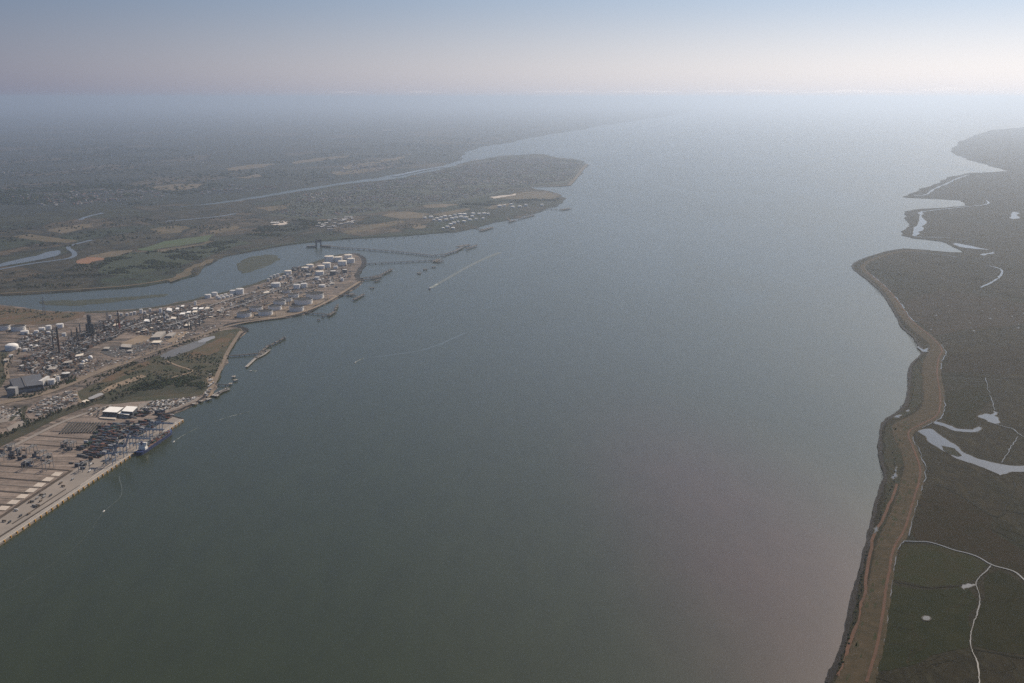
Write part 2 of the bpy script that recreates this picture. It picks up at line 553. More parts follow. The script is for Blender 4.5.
wN = rough_line(gpx(coastN + creekS[1:], LN)[1:], .12, 3, rnd=rr, smax=40) + rough_line(gpx(creekN, LN), .10, 3, rnd=rr, smax=40)
tipx = at(694, 111, LN)
wN = [(-FAR + 500, wN[0][1] - 800)] + gpx(coastN[:1], LN) + wN + [(tipx.x + 1500, tipx.y + 9000), (tipx.x + 2500, FAR - 300), (-FAR + 500, FAR - 300)]
# two sheets: the marsh side carries its own colours, the country behind lies a little lower under it
sheet('far_country_ground', wN, LN, M_far, 'dark hazy Essex lowland with fields and woods beyond the creek', 'land', skirt=-2, toe=12)
near_edge = coastN + creekS[1:] + [(140, 206), (100, 207), (50, 212), (0, 217), (-420, 232)]
wM = gpx(coastN[:1], 4.5) + rough_line(gpx(near_edge, 4.5)[1:-1], .12, 3, rnd=random.Random(5), smax=40) + gpx([near_edge[-1]], 4.5)
sheet('marsh_ground', [(p[0] * .999, p[1] * 1.0012) for p in wM], 4.5, M_north, 'flat marsh, pasture and town land on the far side of the creek', 'land', skirt=1, toe=10)

# ---- Kent marshes on the right
coastK = [(800, 760), (828, 683), (838, 660), (846, 636), (852, 603), (858, 580), (864, 557), (871, 528), (876.5, 503), (883, 484), (886, 477), (881.5, 462), (880, 441), (881, 428), (885, 420.5), (895, 414),
          (903.5, 409), (908, 399), (909.5, 386), (909, 370), (915, 360), (923.5, 353.5), (920, 345), (914, 337), (907, 331), (901, 325.5), (896, 314), (888, 300), (881, 291), (868, 279),
          (858, 272.5), (851.5, 266), (857, 261.5), (866, 257.5), (886, 251.4), (904, 248.3), (929, 250), (950, 252), (965, 252.4), (957, 248), (941, 241), (925, 239), (912, 237.8), (902, 235),
          (907, 227.5), (910.5, 224), (907, 216), (905, 211.4), (918, 209), (950, 207), (967, 205.5), (960, 200), (941, 198.8), (920, 198), (903, 196.8), (910, 193.5), (921, 190), (940, 182.5), (953, 176),
          (970, 172.8), (997, 171.8), (1008, 170.4), (988, 164.5), (968, 160), (953, 153), (960, 141), (975, 135), (990, 130), (1024, 127), (1130, 123.5)]
LK = 2.5
wK = rough_line(gpx(coastK[:36], LK), .08, 3, rnd=rr, smax=4) + rough_line(gpx(coastK[36:], LK), .10, 3, rnd=rr, smax=30)
kend = at(1130, 123.5, LK)
wK = wK + [(FAR - 500, kend.y + 3000), (FAR - 500, -2500), (gpx([coastK[0]], LK)[0][0], -2500)]
sheet('grazing_marsh_ground', wK, LK, M_marsh, 'dark green and brown grazing marsh along the right shore', 'land', skirt=-2, toe=5)

# ---- islands in the creek
M_salt = mat('saltmarsh', (.034, .042, .034), .95, (.052, .058, .044), .02, spec=.1)
M_mud = mat('mud_flat', (.10, .085, .07), .6, (.075, .068, .058), .01, spec=.3)
sheet('saltmarsh_island', rough_line(gpx([(238, 268), (237, 264), (243, 260), (252, 256.5), (266, 254.5), (277, 255.5), (279, 258.5), (272, 263.5), (262, 267.5), (252, 271), (242, 273)], 1.5), .16, 3, True, rr), 1.5, M_salt,
      'round green saltmarsh island in the creek', 'island', skirt=-2, toe=12)
sheet('mud_bank', rough_line(gpx([(39, 301.5), (60, 300), (90, 299.5), (120, 297.5), (150, 295), (168, 294), (165, 296), (145, 298), (120, 300.5), (95, 303.5), (75, 305.5), (55, 304.8), (44, 303.8)], 1.2), .16, 3, True, rr), 1.2, M_salt,
      'long low mud and marsh bank in the creek', 'island', skirt=-2, toe=12)
# muddy foreshore along the near banks of both shores
M_shore = mat('dark_weedy_shore', (.007, .007, .008), .9, (.016, .014, .014), .03, spec=.15)
M_bankmud = mat('brown_foreshore', (.12, .095, .075), .8, (.085, .072, .058), .02, spec=.2)

# ================================================================== sheets lying on the industrial ground
M_scrub = mat('rough_green_scrub', (.034, .040, .024), .95, (.068, .058, .040), .016, spec=.1, detail=8)
M_heath = mat('red_brown_heath', (.105, .068, .045), .95, (.062, .058, .036), .014, spec=.1, detail=8)
M_darkgrass = mat('dark_grass', (.026, .032, .022), .95, (.048, .044, .030), .018, spec=.1, detail=7)
M_dirt = mat('pale_dirt', (.24, .185, .135), .95, (.17, .135, .10), .02, spec=.1, detail=7)
M_track = mat('tan_roadway', (.19, .15, .115), .9, (.14, .115, .092), .02, spec=.1)
M_conc = mat('yard_concrete', (.235, .205, .18), .85, (.185, .165, .148), .012, spec=.2, detail=8)
t = NT('brown_paving')
yb = at(97, 440, LIND) - at(38, 435.2, LIND); ya = math.atan2(yb.y, yb.x)
y1 = t.noise(.012, detail=9, rough=.7).outputs[0]
y2 = t.noise(.07, t.mapped(rot=(0, 0, -ya), scale=(.06, 1, 1)), 4, .6).outputs[0]
y3 = t.noise(.16, detail=5, rough=.7).outputs[0]
c = t.ramp(y1, [(.36, (.115, .094, .083)), (.5, (.165, .133, .114)), (.64, (.205, .165, .140))])
c = t.mix(t.ramp(y2, [(.55, 0.0), (.62, .7)]), c, (.25, .205, .175))
c = t.mix(t.ramp(y2, [(.38, .6), (.44, 0.0)]), c, (.085, .072, .066))
c = t.mix(.6, c, t.ramp(y3, [(.35, .6), (.65, 1.35)]), 'MULTIPLY')
M_yard = t.done(c, .9, .15)
M_pad = mat('pale_concrete_pad', (.46, .40, .34), .85, (.38, .34, .30), .03, spec=.2)
M_asph = mat('asphalt', (.055, .053, .052), .9, (.075, .072, .07), .05, spec=.2)
M_rail = mat('dark_track_bed', (.05, .042, .037), .95, (.075, .06, .05), .05, spec=.1)
M_lagoon = mat('grey_settling_lagoon', (.085, .085, .085), .5, (.11, .108, .105), .006, spec=.4)
M_palelag = mat('pale_lagoon', (.20, .20, .205), .4, (.24, .24, .24), .01, spec=.4)

def patch(name, px, dz, m, label, cat='ground', amp=.1, lv=2, base=LIND, smax=12):
    return sheet(name, rough_line(gpx(px, base), amp, lv, True, rr, smax), base + dz, m, label, cat)

patch('scrub_land', [(70, 400), (88, 386), (108, 378.5), (128, 369), (150, 359), (172, 350), (200, 339), (222, 330.5), (238, 328), (243.5, 331), (236, 340), (228, 352), (221, 367), (213, 385), (206, 394), (180, 399), (150, 402), (118, 405), (100, 404)], .3, M_scrub,
      'rough green scrubland between the refinery and the container yard', lv=3)
patch('dark_grass_belt', [(102, 399), (118, 392), (140, 383), (160, 378), (185, 377), (206, 378), (206, 389), (190, 393.5), (160, 395), (135, 397), (112, 402.5)], .6, M_darkgrass, 'dark grass belt behind the white warehouse')
patch('heath_patch', [(184, 355), (197, 349), (214, 341), (231, 333), (235, 335), (228, 345), (218, 352), (203, 358), (192, 360)], .7, M_heath, 'red brown heath patch inside the embankment')
patch('heath_strip', [(96, 385), (110, 376), (128, 367.5), (148, 361), (150, 364), (130, 373), (112, 381)], .7, M_heath, 'red brown strip of rough ground beside the road')
patch('lagoon', [(160, 356), (174, 349), (192, 342), (204, 340), (206, 343), (192, 350), (176, 356), (164, 359)], .7, M_lagoon, 'dark grey settling lagoon in the scrubland', 'pool')
patch('pale_lagoon', [(198, 341), (203, 338.5), (214, 336), (214.5, 338.5), (206, 342), (199, 343)], 1.0, M_palelag, 'pale grey end of the settling lagoon', 'pool')
patch('sand_track', [(100, 391.5), (112, 385), (128, 379), (141, 375), (147, 376.5), (132, 382), (114, 389), (103, 394)], .9, M_dirt, 'pale bare sand strip in the scrubland', 'track')
patch('yard_ground', [(-160, 520), (0, 452), (30, 436.5), (62, 421), (90, 411), (108, 405), (130, 402.5), (160, 400), (196, 398), (203, 396.5), (196, 401.5), (185, 406.5), (172, 411), (163, 414), (182, 419.7), (90, 481.3), (0, 541.5), (-160, 650)], .35, M_yard,
      'brown paved container yard behind the quay', lv=0)
patch('gravel_yard', [(138, 405), (150, 401), (170, 399.5), (196, 397.5), (203, 396.5), (190, 403), (172, 410), (160, 413), (140, 413)], .7, M_conc, 'grey gravel yard beside the white warehouse', amp=.06)
patch('brown_lot', [(-60, 420), (0, 409), (17, 411), (26, 416), (14, 421), (0, 423), (-60, 437)], .6, M_conc, 'large bare brown lot by the railway belt', amp=.05)
patch('small_brown_lot', [(6, 428), (18, 421.5), (29, 419), (32, 424), (20, 429), (10, 432)], .6, M_conc, 'small bare lot between the hedge and the railway belt', amp=.05)
patch('storage_lot', [(24, 413), (34, 404), (52, 395), (70, 389), (77, 391), (79, 401), (74, 406), (56, 413), (40, 419), (30, 419)], .6, M_yard, 'cluttered storage lot below the power house', amp=.06)
patch('railway_belt', [(-120, 505), (-120, 480), (0, 435), (30, 423), (58, 411), (84, 403), (106, 397), (106, 400.5), (86, 407.5), (64, 416), (34, 430.5), (0, 447)], .8, M_darkgrass, 'dark overgrown railway belt behind the yard', amp=.05)
patch('green_field', [(-90, 345), (0, 351), (9, 353), (7, 366), (3, 383), (-10, 398), (-90, 405)], .5, M_scrub, 'dark green field left of the power house')
patch('creekside_grass', [(-100, 302), (0, 306), (20, 308.5), (40, 311), (62, 312.5), (85, 312.5), (83, 317), (66, 322), (40, 325), (0, 324), (-100, 322)], .5, M_heath, 'rough brown grass along the creek bank')
patch('dock_apron', [(-120, 600), (0, 517.5), (40, 492), (80, 466), (118, 441), (140, 429.5), (168, 415.5), (181, 419.5), (90, 480.6), (0, 540.5), (-120, 622)], .7, M_conc, 'grey concrete apron of the quay', lv=0)

# roads
def road(px, w, m, label, dz=1.3, name='road', base=LIND, cat='road', k=2):
    return ribbon(name, smooth(gpx(px, base), k), w, base + dz, m, label, cat)
road([(-60, 421), (0, 403), (28, 398), (50, 391.5), (72, 383), (92, 374), (112, 367), (130, 361)], 34, M_track, 'broad tan service road running past the power house')
road([(130, 361), (152, 352), (180, 343), (205, 334), (228, 326), (250, 321.5), (286, 317)], 18, M_track, 'tan road on the bank above the lagoon')
road([(30, 366), (50, 358), (75, 347), (100, 338), (118, 331), (140, 323), (170, 313), (205, 303)], 20, M_dirt, 'pale dirt road through the middle of the refinery')
road([(240, 311.5), (268, 305), (300, 296.5), (330, 284), (352, 273.5)], 13, M_dirt, 'pale road between the rows of tanks')
road([(250, 320), (290, 316), (312, 309), (330, 300.5), (345, 291), (360, 281.5)], 16, M_dirt, 'pale road along the tank farm shore')
road([(190, 309), (222, 301), (252, 294), (280, 284), (306, 275), (330, 268)], 10, M_track, 'narrow tan road behind the tanks')
road([(241, 331), (233, 343), (226, 355), (219, 371), (213, 386), (207, 394)], 14, M_track, 'embankment road along the water')
road([(166, 361), (177, 366), (191, 370), (194, 372), (178, 376), (164, 380)], 9, M_dirt, 'forked sand track in the scrubland', cat='track')
road([(75, 391), (77, 400), (84, 404)], 12, M_dirt, 'short dirt track beside the storage lot', cat='track')
road([(10, 421), (27, 404), (24, 412), (22, 419), (32, 426)], 10, M_darkgrass, 'dark hedge lined ditch between the lots', cat='ditch')
road([(-40, 472), (0, 453), (30, 438), (62, 422), (92, 411.5), (112, 405)], 14, M_conc, 'pale perimeter road of the container yard')
road([(8, 379), (5, 366), (9, 355), (18, 348)], 12, M_track, 'tan lane left of the power house', cat='track')
for px, w, m_, lab in (([(246, 330.6), (243, 327.4), (233, 326.4), (224, 326.6), (230, 323.6), (241, 322), (262, 319.5), (285, 317), (303, 313.4), (310.5, 310.8), (316.5, 306.2), (326.5, 302), (338.5, 296), (350, 289.6), (359.4, 283.4), (361.5, 279)], 24, M_shore, 'dark stone slope along the tank farm shore'),
                       ([(361.5, 279), (356, 276.4), (360.6, 269.4), (364.6, 262), (362.6, 256.8), (356, 253.6)], 26, M_shore, 'dark stone slope round the eastern point'),
                       ([(183, 419), (164, 414.2), (175, 411.6), (186, 407), (196.6, 402.2), (204.6, 396.6), (209.6, 391.4), (214.4, 382.6), (221.4, 366.8), (229.4, 349), (238.4, 337), (245.4, 331.2)], 9, M_shore, 'dark stone slope below the embankment and gravel yard'),
                       ([(345, 254), (334, 256), (318, 261.6), (298, 268.7), (278, 275.8), (258, 283.4), (238, 289), (214, 295), (190, 301), (165, 306.2), (140, 309.6), (112, 311.6), (85, 312.4)], 34, M_darkgrass, 'dark grassy bank between the refinery and the creek')):
    ribbon('shore_slope', rough_line(smooth(gpx(px, LIND), 1), .10, 2, rnd=rr, smax=5), w, LIND + .22, m_, lab, 'bank')
patch('dirt_head', [(203, 395), (208, 388), (207, 382), (210, 375), (213.5, 377), (212, 386), (214, 391), (208, 398)], 1.0, M_dirt, 'pale sandy works ground at the root of the dolphins')
patch('tank_dirt', [(120, 343), (150, 330), (162, 331), (148, 341), (130, 347)], .8, M_dirt, 'bare sandy plot inside the refinery')
patch('refinery_dirt', [(165, 341), (176, 333), (186, 331), (184, 336), (173, 344)], .8, M_dirt, 'small bare sandy plot beside the workshops')
patch('tank_bund', [(226, 318), (240, 313), (262, 310), (290, 306), (318, 296), (325, 300), (306, 312), (285, 315.5), (250, 318.5)], .5, M_track, 'tan bund floor round the big oil tanks')

# ================================================================== fields on the north side
M_tan = mat('stubble_field', (.115, .088, .056), .95, (.07, .062, .04), .01, spec=.1)
M_redfield = mat('red_ploughed_field', (.21, .115, .072), .95, (.18, .105, .07), .006, spec=.1)
M_straw = mat('straw_field', (.13, .103, .070), .95, (.085, .072, .05), .008, spec=.1)
M_grn = mat('green_pasture', (.055, .085, .042), .95, (.06, .075, .04), .005, spec=.1)
M_woodfloor = mat('dark_wood_floor', (.026, .036, .024), .95, (.036, .046, .028), .01, spec=.1)
M_townfloor = mat('town_gardens', (.034, .044, .032), .95, (.052, .055, .046), .008, spec=.1, detail=7)
LM = 4.5
def field(px, m, label, dz=.8, cat='field', name='field', amp=.05):
    return sheet(name, rough_line(gpx(px, LM), .16, 3, True, rr, 40), LM + dz, m, label, cat)
field([(76, 262), (86, 257), (105, 259.5), (92, 263.5), (80, 264.5)], M_redfield, 'red ploughed field beside the dark wood')
field([(88, 256), (110, 251.5), (132, 250), (128, 254), (106, 258.5)], M_straw, 'narrow straw strip behind the red field')
field([(46, 231), (62, 227.5), (95, 223.5), (94, 226), (75, 231), (60, 233.5)], M_straw, 'long straw field on the marsh by the horizon woods')
field([(12, 237), (30, 234), (78, 241), (66, 243), (30, 240)], M_tan, 'tan strip of marsh near the blue lagoon')
field([(150, 229), (175, 225.5), (190, 228), (176, 233), (158, 234)], M_tan, 'tan pasture in the middle of the marsh')
field([(205, 231), (236, 225.5), (238, 229), (214, 234)], M_tan, 'tan pasture left of the creek bend')
field([(136, 249), (165, 241), (196, 237), (214, 234.5), (208, 241), (180, 246), (150, 251)], M_grn, 'bright green pasture above the wood')
field([(140, 253), (170, 248), (206, 241.5), (216, 241), (196, 246), (165, 251.5)], M_tan, 'thin tan strip below the green pasture')
field([(150, 187), (170, 184.5), (206, 183.5), (198, 187.5), (176, 191), (158, 190)], M_straw, 'straw field among the dark hills')
field([(170, 282), (188, 276), (203, 266), (213, 258.5), (206, 260), (192, 266), (176, 274.5), (164, 280)], M_tan, 'tan reed edge inside the creek bend')
field([(226, 168.5), (252, 164.5), (276, 163.5), (268, 166), (244, 169.5), (232, 171)], M_straw, 'pale straw field far on the plain')
field([(290, 162.5), (318, 158), (350, 154.8), (348, 157), (318, 161), (296, 164)], M_straw, 'long pale straw field far behind the creek')
field([(344, 166.5), (378, 160.5), (410, 153.5), (404, 158), (370, 166), (348, 169)], M_straw, 'pale straw slope north of the creek')
field([(330, 172), (352, 170.5), (396, 165.5), (392, 168), (362, 173), (336, 175)], M_tan, 'faint tan strip close to the creek')
field([(236, 177.5), (256, 174), (262, 175.5), (250, 178.5)], M_straw, 'small straw field at the edge of the plain')
field([(382, 215), (404, 211.5), (432, 214), (424, 218), (400, 219)], M_straw, 'straw field west of the white oil tanks')
field([(421, 205.5), (440, 203.5), (458, 204.5), (446, 207.5), (426, 208)], M_straw, 'small straw field at the town edge')
field([(432, 214.5), (450, 211), (468, 208), (456, 213), (440, 216)], M_tan, 'thin tan field above the white oil tanks')
field([(343, 232.5), (360, 227), (388, 222), (402, 220.5), (396, 225), (370, 230), (350, 234)], M_tan, 'tan rough field on the near shore of the town')
field([(411, 227), (420, 224.5), (428, 225.5), (422, 228.5), (414, 229.5)], M_straw, 'bright straw plot near the shore')
field([(482, 208), (497, 204), (512, 203.5), (508, 206.5), (490, 209)], M_tan, 'tan plot between the two tank groups')
field([(488, 198), (512, 193.5), (532, 191), (552, 193), (560, 197), (545, 199.5), (515, 200)], M_tan, 'tan rough land at the bare headland')
field([(489, 197), (515, 193.6), (512, 195.6), (494, 198.6)], M_pad, 'pale sand strip on the headland', dz=1.4)
field([(534, 195.5), (556, 195), (552, 197), (536, 197.5)], M_straw, 'pale sand plot at the tip of the headland', dz=1.4)
field([(300, 211), (318, 207.5), (340, 206), (352, 211), (330, 214), (308, 214)], M_tan, 'tan fields west of the town')
field([(270, 224), (282, 221), (288, 222), (278, 225.5)], M_pad, 'small white works yard on the marsh', cat='yard')
field([(255, 208), (290, 203), (298, 206), (270, 211.5)], M_tan, 'tan pasture along the straight creek')
# woods and town floors
field([(98, 267), (108, 258), (128, 252.5), (160, 252), (190, 249), (215, 243), (240, 241), (256, 243), (230, 249), (205, 258), (180, 266), (150, 272), (120, 276), (105, 274)], M_woodfloor, 'dark wooded marsh inside the creek bend', cat='woodland', name='wood_floor')
field([(268, 214.5), (290, 210.5), (296, 196), (330, 189.5), (370, 183.5), (410, 178.5), (450, 168), (480, 161.5), (516, 157), (546, 156.5), (570, 160), (584, 163), (576, 172), (567, 183), (545, 184.5), (526, 186), (505, 191), (480, 198), (450, 203), (425, 205), (395, 210), (360, 215), (330, 219), (300, 219)], M_townfloor,
      'grey green streets and gardens of the island town', dz=1.2, cat='town', name='town_ground')
# creeks and marsh lagoons
def grow(poly, d):
    n = len(poly); area = sum(poly[i][0] * poly[(i + 1) % n][1] - poly[(i + 1) % n][0] * poly[i][1] for i in range(n)); s = 1 if area > 0 else -1
    out = []
    for i in range(n):
        a, c = Vector(poly[i - 1]), Vector(poly[(i + 1) % n]); e = c - a
        q = Vector((e.y, -e.x)).normalized() * d * s if e.length > 0 else Vector((0, 0)); out.append((poly[i][0] + q.x, poly[i][1] + q.y))
    return out
def pool(px, label, m=None, base=LM, dz=.9, name='pool', cat='pool', amp=.08):
    w = rough_line(gpx(px, base), amp, 2, True, rr, 25)
    o = sheet(name, w, base + dz, m or M_creek, label, cat)
    if base < LM: sheet('bank', grow(w, 2.4), base + dz - .2, M_bankmud2, kind=None, parent=o)
    return o
M_bankmud2 = mat('muddy_margin', (.030, .026, .018), .8, (.018, .018, .012), .06, spec=.2)
pool([(-120, 283), (0, 264), (20, 259), (45, 252.5), (58, 250.2), (61, 252.5), (56, 256), (38, 260), (15, 264), (0, 266.8), (-120, 288)], 'long blue lagoon on the marsh')
ribbon('creek', smooth(gpx([(-100, 285), (0, 269.5), (28, 264), (55, 260.5), (70, 258.5), (75, 255.5), (74, 252), (68, 248.5), (68, 246.5), (74, 244.5), (84, 242), (92, 240)], LM)), 28, LM + 1.2, M_creek, 'winding creek looping round the blue lagoon', 'creek')
ribbon('creek', smooth(gpx([(80, 220), (84, 217.5), (92, 215.5), (103, 213)], LM)), 34, LM + 1.2, M_creek, 'short bright reach of creek below the dark hills', 'creek')
ribbon('creek', smooth(gpx([(165, 221.5), (195, 218.8), (220, 216.5), (236, 213.6)], LM)), 30, LM + 1.2, M_creek, 'straight marsh fleet parallel to the long creek', 'creek')
ribbon('creek', smooth(gpx([(394, 176), (404, 173.8), (424, 169.5), (444, 166.4)], LM)), [60, 80, 100, 150] and 80, LM + 1.2, M_creek, 'side arm of creek behind the town', 'creek')
ribbon('beach', smooth(gpx([(569, 185.2), (576, 177.5), (583, 168.5), (587, 164)], LM)), 40, LM + 1.0, M_straw, 'pale sand beach on the eastern point of the town', 'beach')
ribbon('beach', smooth(gpx([(531, 186.2), (545, 186.4), (568, 185.4)], LM)), 45, LM + 1.0, M_straw, 'narrow beach at the town bay', 'beach')
ribbon('sea_bank', smooth(gpx([(0, 293.6), (40, 291.6), (90, 288.6), (128, 286), (155, 282), (178, 277.5)], LM)), 22, LM + 1.3, M_tan, 'tan creek bank left of the bend', 'bank')
ribbon('sea_bank', smooth(gpx([(240, 252), (258, 248.7), (282, 244.3), (310, 240.9), (338, 238.4), (372, 236.4), (400, 234.9), (430, 232.4), (455, 230.9)], LM)), 30, LM + 1.3, M_woodfloor, 'dark creek bank between the bend and the town', 'bank')

# ================================================================== Kent shore detail
M_wall = mat('dry_grass_bank', (.056, .042, .025), .95, (.034, .028, .016), .05, spec=.1, detail=10)
M_path = mat('red_earth_path', (.100, .055, .038), .95, (.070, .044, .032), .02, spec=.1)
wallL = [(815, 740), (838, 683), (856, 640), (866, 600), (872, 578), (878, 542), (890, 518), (897, 500), (903, 478), (907, 464), (896, 440), (891, 426), (908, 418), (920, 411.5), (925, 402), (924, 388), (922, 368), (928, 354), (933, 346), (922, 337), (910, 327), (901, 317), (892, 301), (884, 290), (872, 279), (862, 271), (860, 265), (872, 258.5), (890, 252.8), (904, 250), (925, 251)]
wallR = [(858, 740), (873, 683), (883, 646), (889, 600), (893, 570), (897, 548), (908, 535), (915, 508), (920, 494), (925, 472), (918, 452), (909.5, 434), (921, 428), (942, 418), (944, 406), (943.5, 392), (940, 376), (941, 358), (946, 352), (938, 341), (926, 331), (913, 322), (904, 309), (894, 295), (881, 282.5), (868, 272.5), (863, 266), (873, 260), (890, 254.2), (904, 251.2), (925, 252)]
wl = smooth(gpx(wallL, LK)); wr = smooth(gpx(wallR, LK))
sheet('sea_wall', rough_line(wl, .10, 2, rnd=rr, smax=2.5) + list(reversed(rough_line(wr, .08, 2, rnd=rr, smax=1.2))), LK + 1.4, M_wall, 'broad dry grass sea wall along the right shore', 'sea wall', skirt=LK - .2, toe=4)
path_px = [(r[0] * .82 + l[0] * .18, r[1] * .82 + l[1] * .18) for l, r in zip(wallL, wallR)][1:26]
ribbon('footpath', rough_line(smooth(gpx(path_px, LK)), .04, 1, rnd=rr), 5.0, LK + 1.9, M_path, 'red earth path along the inner side of the sea wall', 'path')
# dark rocky and weedy edge and green saltings between wall and water
edge = rough_line(smooth(gpx(coastK[1:36], LK), 1), .05, 2, rnd=rr, smax=2.5)
ribbon('rocky_edge', edge, [9 + 2 * math.sin(i * .31) + rr.uniform(-2, 2) for i in range(len(edge))], LK + .35, M_shore, 'dark weed covered stone edge of the right shore', 'shore')
M_salting = mat('green_salting', (.014, .018, .009), .95, (.026, .023, .013), .03, spec=.1, detail=7)
sheet('saltings', rough_line(gpx([(888, 477), (884, 460), (883, 441), (885, 428), (889, 423), (894, 440), (904, 463), (901, 476), (894, 500), (887, 516), (878, 538), (880, 510), (886, 488)], LK), .12, 2, True, rr, 6), LK + .5, M_salting, 'green salting below the wall with bright pools', 'saltings')
sheet('saltings', rough_line(gpx([(910, 408), (912, 398), (913, 384), (912, 372), (918, 362), (924, 357), (920, 372), (922, 390), (923, 402), (916, 411), (898, 418), (890, 422), (899, 414.5)], LK), .12, 2, True, rr, 6), LK + .5, M_salting, 'green salting in the hollow of the shore', 'saltings')
rr2 = random.Random(8)
for px, lab in (([(892, 478), (896, 469), (897.5, 467), (896, 474), (893, 480)], 'bright tidal pool at the salting edge'), ([(894, 417.5), (899, 415), (902, 415), (899, 418)], 'bright pool in the shore corner'),
                ([(919, 346), (924, 350), (930, 348), (929, 352), (923, 352)], 'small bright pool by the bend of the wall'), ([(874, 529), (877, 527), (878, 531), (875, 534)], 'tiny bright pool among dark weed'),
                ([(906, 411), (909, 409.5), (909.5, 411), (907, 412)], 'tiny pool near the hollow of the shore')):
    pool(px, lab, M_pool, LK, .9, amp=.15)
mb = MB(); rwp = random.Random(14)
for _ in range(90):
    f = rwp.uniform(4, len(wl) * .42); k = int(f); a_, b_ = Vector(wl[k]), Vector(wr[min(len(wr) - 1, int(f * len(wr) / len(wl)))])
    q = a_ + (b_ - a_) * rwp.choice([rwp.uniform(.02, .2), rwp.uniform(.1, .75)]); s_ = rwp.uniform(2.5, 7); e_ = Vector(wl[k + 1]) - a_; an = math.atan2(e_.y, e_.x)
    pts = []
    for z_ in range(12):
        aa = z_ * math.pi / 6; rad = rwp.uniform(.55, 1.2); lx, ly = s_ * 2.2 * rad * math.cos(aa), s_ * .55 * rad * math.sin(aa)
        pts.append((q.x + lx * math.cos(an) - ly * math.sin(an), q.y + lx * math.sin(an) + ly * math.cos(an)))
    if all(inside(p_, wl + list(reversed(wr))) for p_ in pts):
        zz = LK + 1.5 + .01 * (_ % 9)
        mb.add([(p_[0], p_[1], zz) for p_ in pts], [tuple(range(12))])
tag(mb.build('bank_grass_patches', mat('coarse_green_grass', (.026, .031, .015), .95, (.042, .040, .022), .08, spec=.05)), 'darker grass patches scattered over the sea wall', 'grass patches', kind='structure')
ribbon('mud_track', rough_line(gpx([(838, 676), (851, 640), (861, 604), (866, 578), (872, 548), (882, 522), (892, 500), (897, 484)], LK), .05, 2, rnd=rr), 6, LK + .55, M_path, 'reddish tide line below the sea wall', 'shore')

M_bankdark = mat('ditch_bank_reeds', (.013, .014, .008), .95, (.030, .026, .014), .06, spec=.05)
# ditches and pools on the marsh
def ditch(px, w, label, m=None, dz=.9, k=1, amp=.10):
    ln = rough_line(smooth(gpx(px, LK), k), amp, 2, rnd=rr, smax=4)
    ph = rr.uniform(0, 50)
    ws = [w * (.62 + .55 * noise.noise((q[0] * .02, q[1] * .02, ph)) + .28 * noise.noise((q[0] * .08, q[1] * .08, ph))) for q in ln]
    o = ribbon('ditch', ln, [max(w * .18, q) for q in ws], LK + dz, m or M_pool, label, 'ditch')
    ribbon('bank', ln, [q * 1.5 + 2.2 for q in ws], LK + dz - .22, M_bankdark, parent=o, kind=None)
    return o
ditch([(868, 740), (873, 683), (880, 655), (886, 625), (891, 588), (895, 560), (899, 546), (905, 541)], 2.8, 'narrow water ditch at the foot of the wall near the bottom')
ditch([(909, 536), (914, 513), (920, 493), (927.5, 470), (920, 450), (911, 436)], 3.0, 'bright ditch hugging the wall beside the first marsh field')
ditch([(922, 428), (934, 422), (943, 418), (944.5, 404), (942, 390), (938, 374), (942, 360), (948, 354), (942, 345)], 4.2, 'bright ditch hugging the wall around the hollow')
ditch([(919, 322.5), (911, 320), (905, 309), (897, 299), (888, 289), (878, 280), (866, 271.5), (862, 266.5), (868, 261.5), (880, 256.5), (893, 252.5)], 9, 'pale borrow ditch inside the western headland')
ditch([(908, 251.5), (925, 253), (942, 254.5), (956, 257)], 8, 'pale ditch behind the bay', amp=.05)
pool([(930, 429), (934, 430.5), (943, 437.5), (954, 444), (963, 452.5), (979, 459.5), (996, 463.5), (1010, 466), (1030, 466), (1030, 472), (1012, 472), (1000, 475.5), (991, 471), (976, 465), (960, 460), (947, 453), (935, 446), (927, 438), (918, 431.5), (922, 430)], 'largest bright marsh pool with a green islet', M_pool, LK, .9, amp=.10)
sheet('islet', rough_line(gpx([(941, 446), (946, 447), (955, 449), (962, 456), (958, 457), (949, 454), (943, 450)], LK), .12, 2, True, rr, 5), LK + 1.5, M_salting, 'green islet in the largest marsh pool', 'islet')
pool([(935, 421.5), (945, 424), (957, 429), (973, 430), (979, 427), (982, 428), (979, 431.5), (972, 432.5), (956, 431.5), (944, 426.5), (934, 423.5)], 'hook shaped arm of water above the marsh pool', M_pool, LK, .9)
pool([(985, 414), (991, 415), (994, 411), (998, 413), (994, 416), (999, 421), (995, 424), (988, 422), (984, 419), (980, 418)], 'small ragged pool in the upper marsh', M_pool, LK, .9, amp=.2)
ditch([(985.5, 378), (988, 388), (993, 402), (995, 410)], 2.5, 'thin bright ditch leading up from the ragged pool')
ditch([(995, 424), (1005, 427), (1014, 429), (1019, 435), (1030, 439)], 3.2, 'bright ditch right of the ragged pool')
ditch([(1018, 437), (1012, 446), (1006, 457), (1002, 463)], 3, 'thin ditch joining the marsh pool from above')
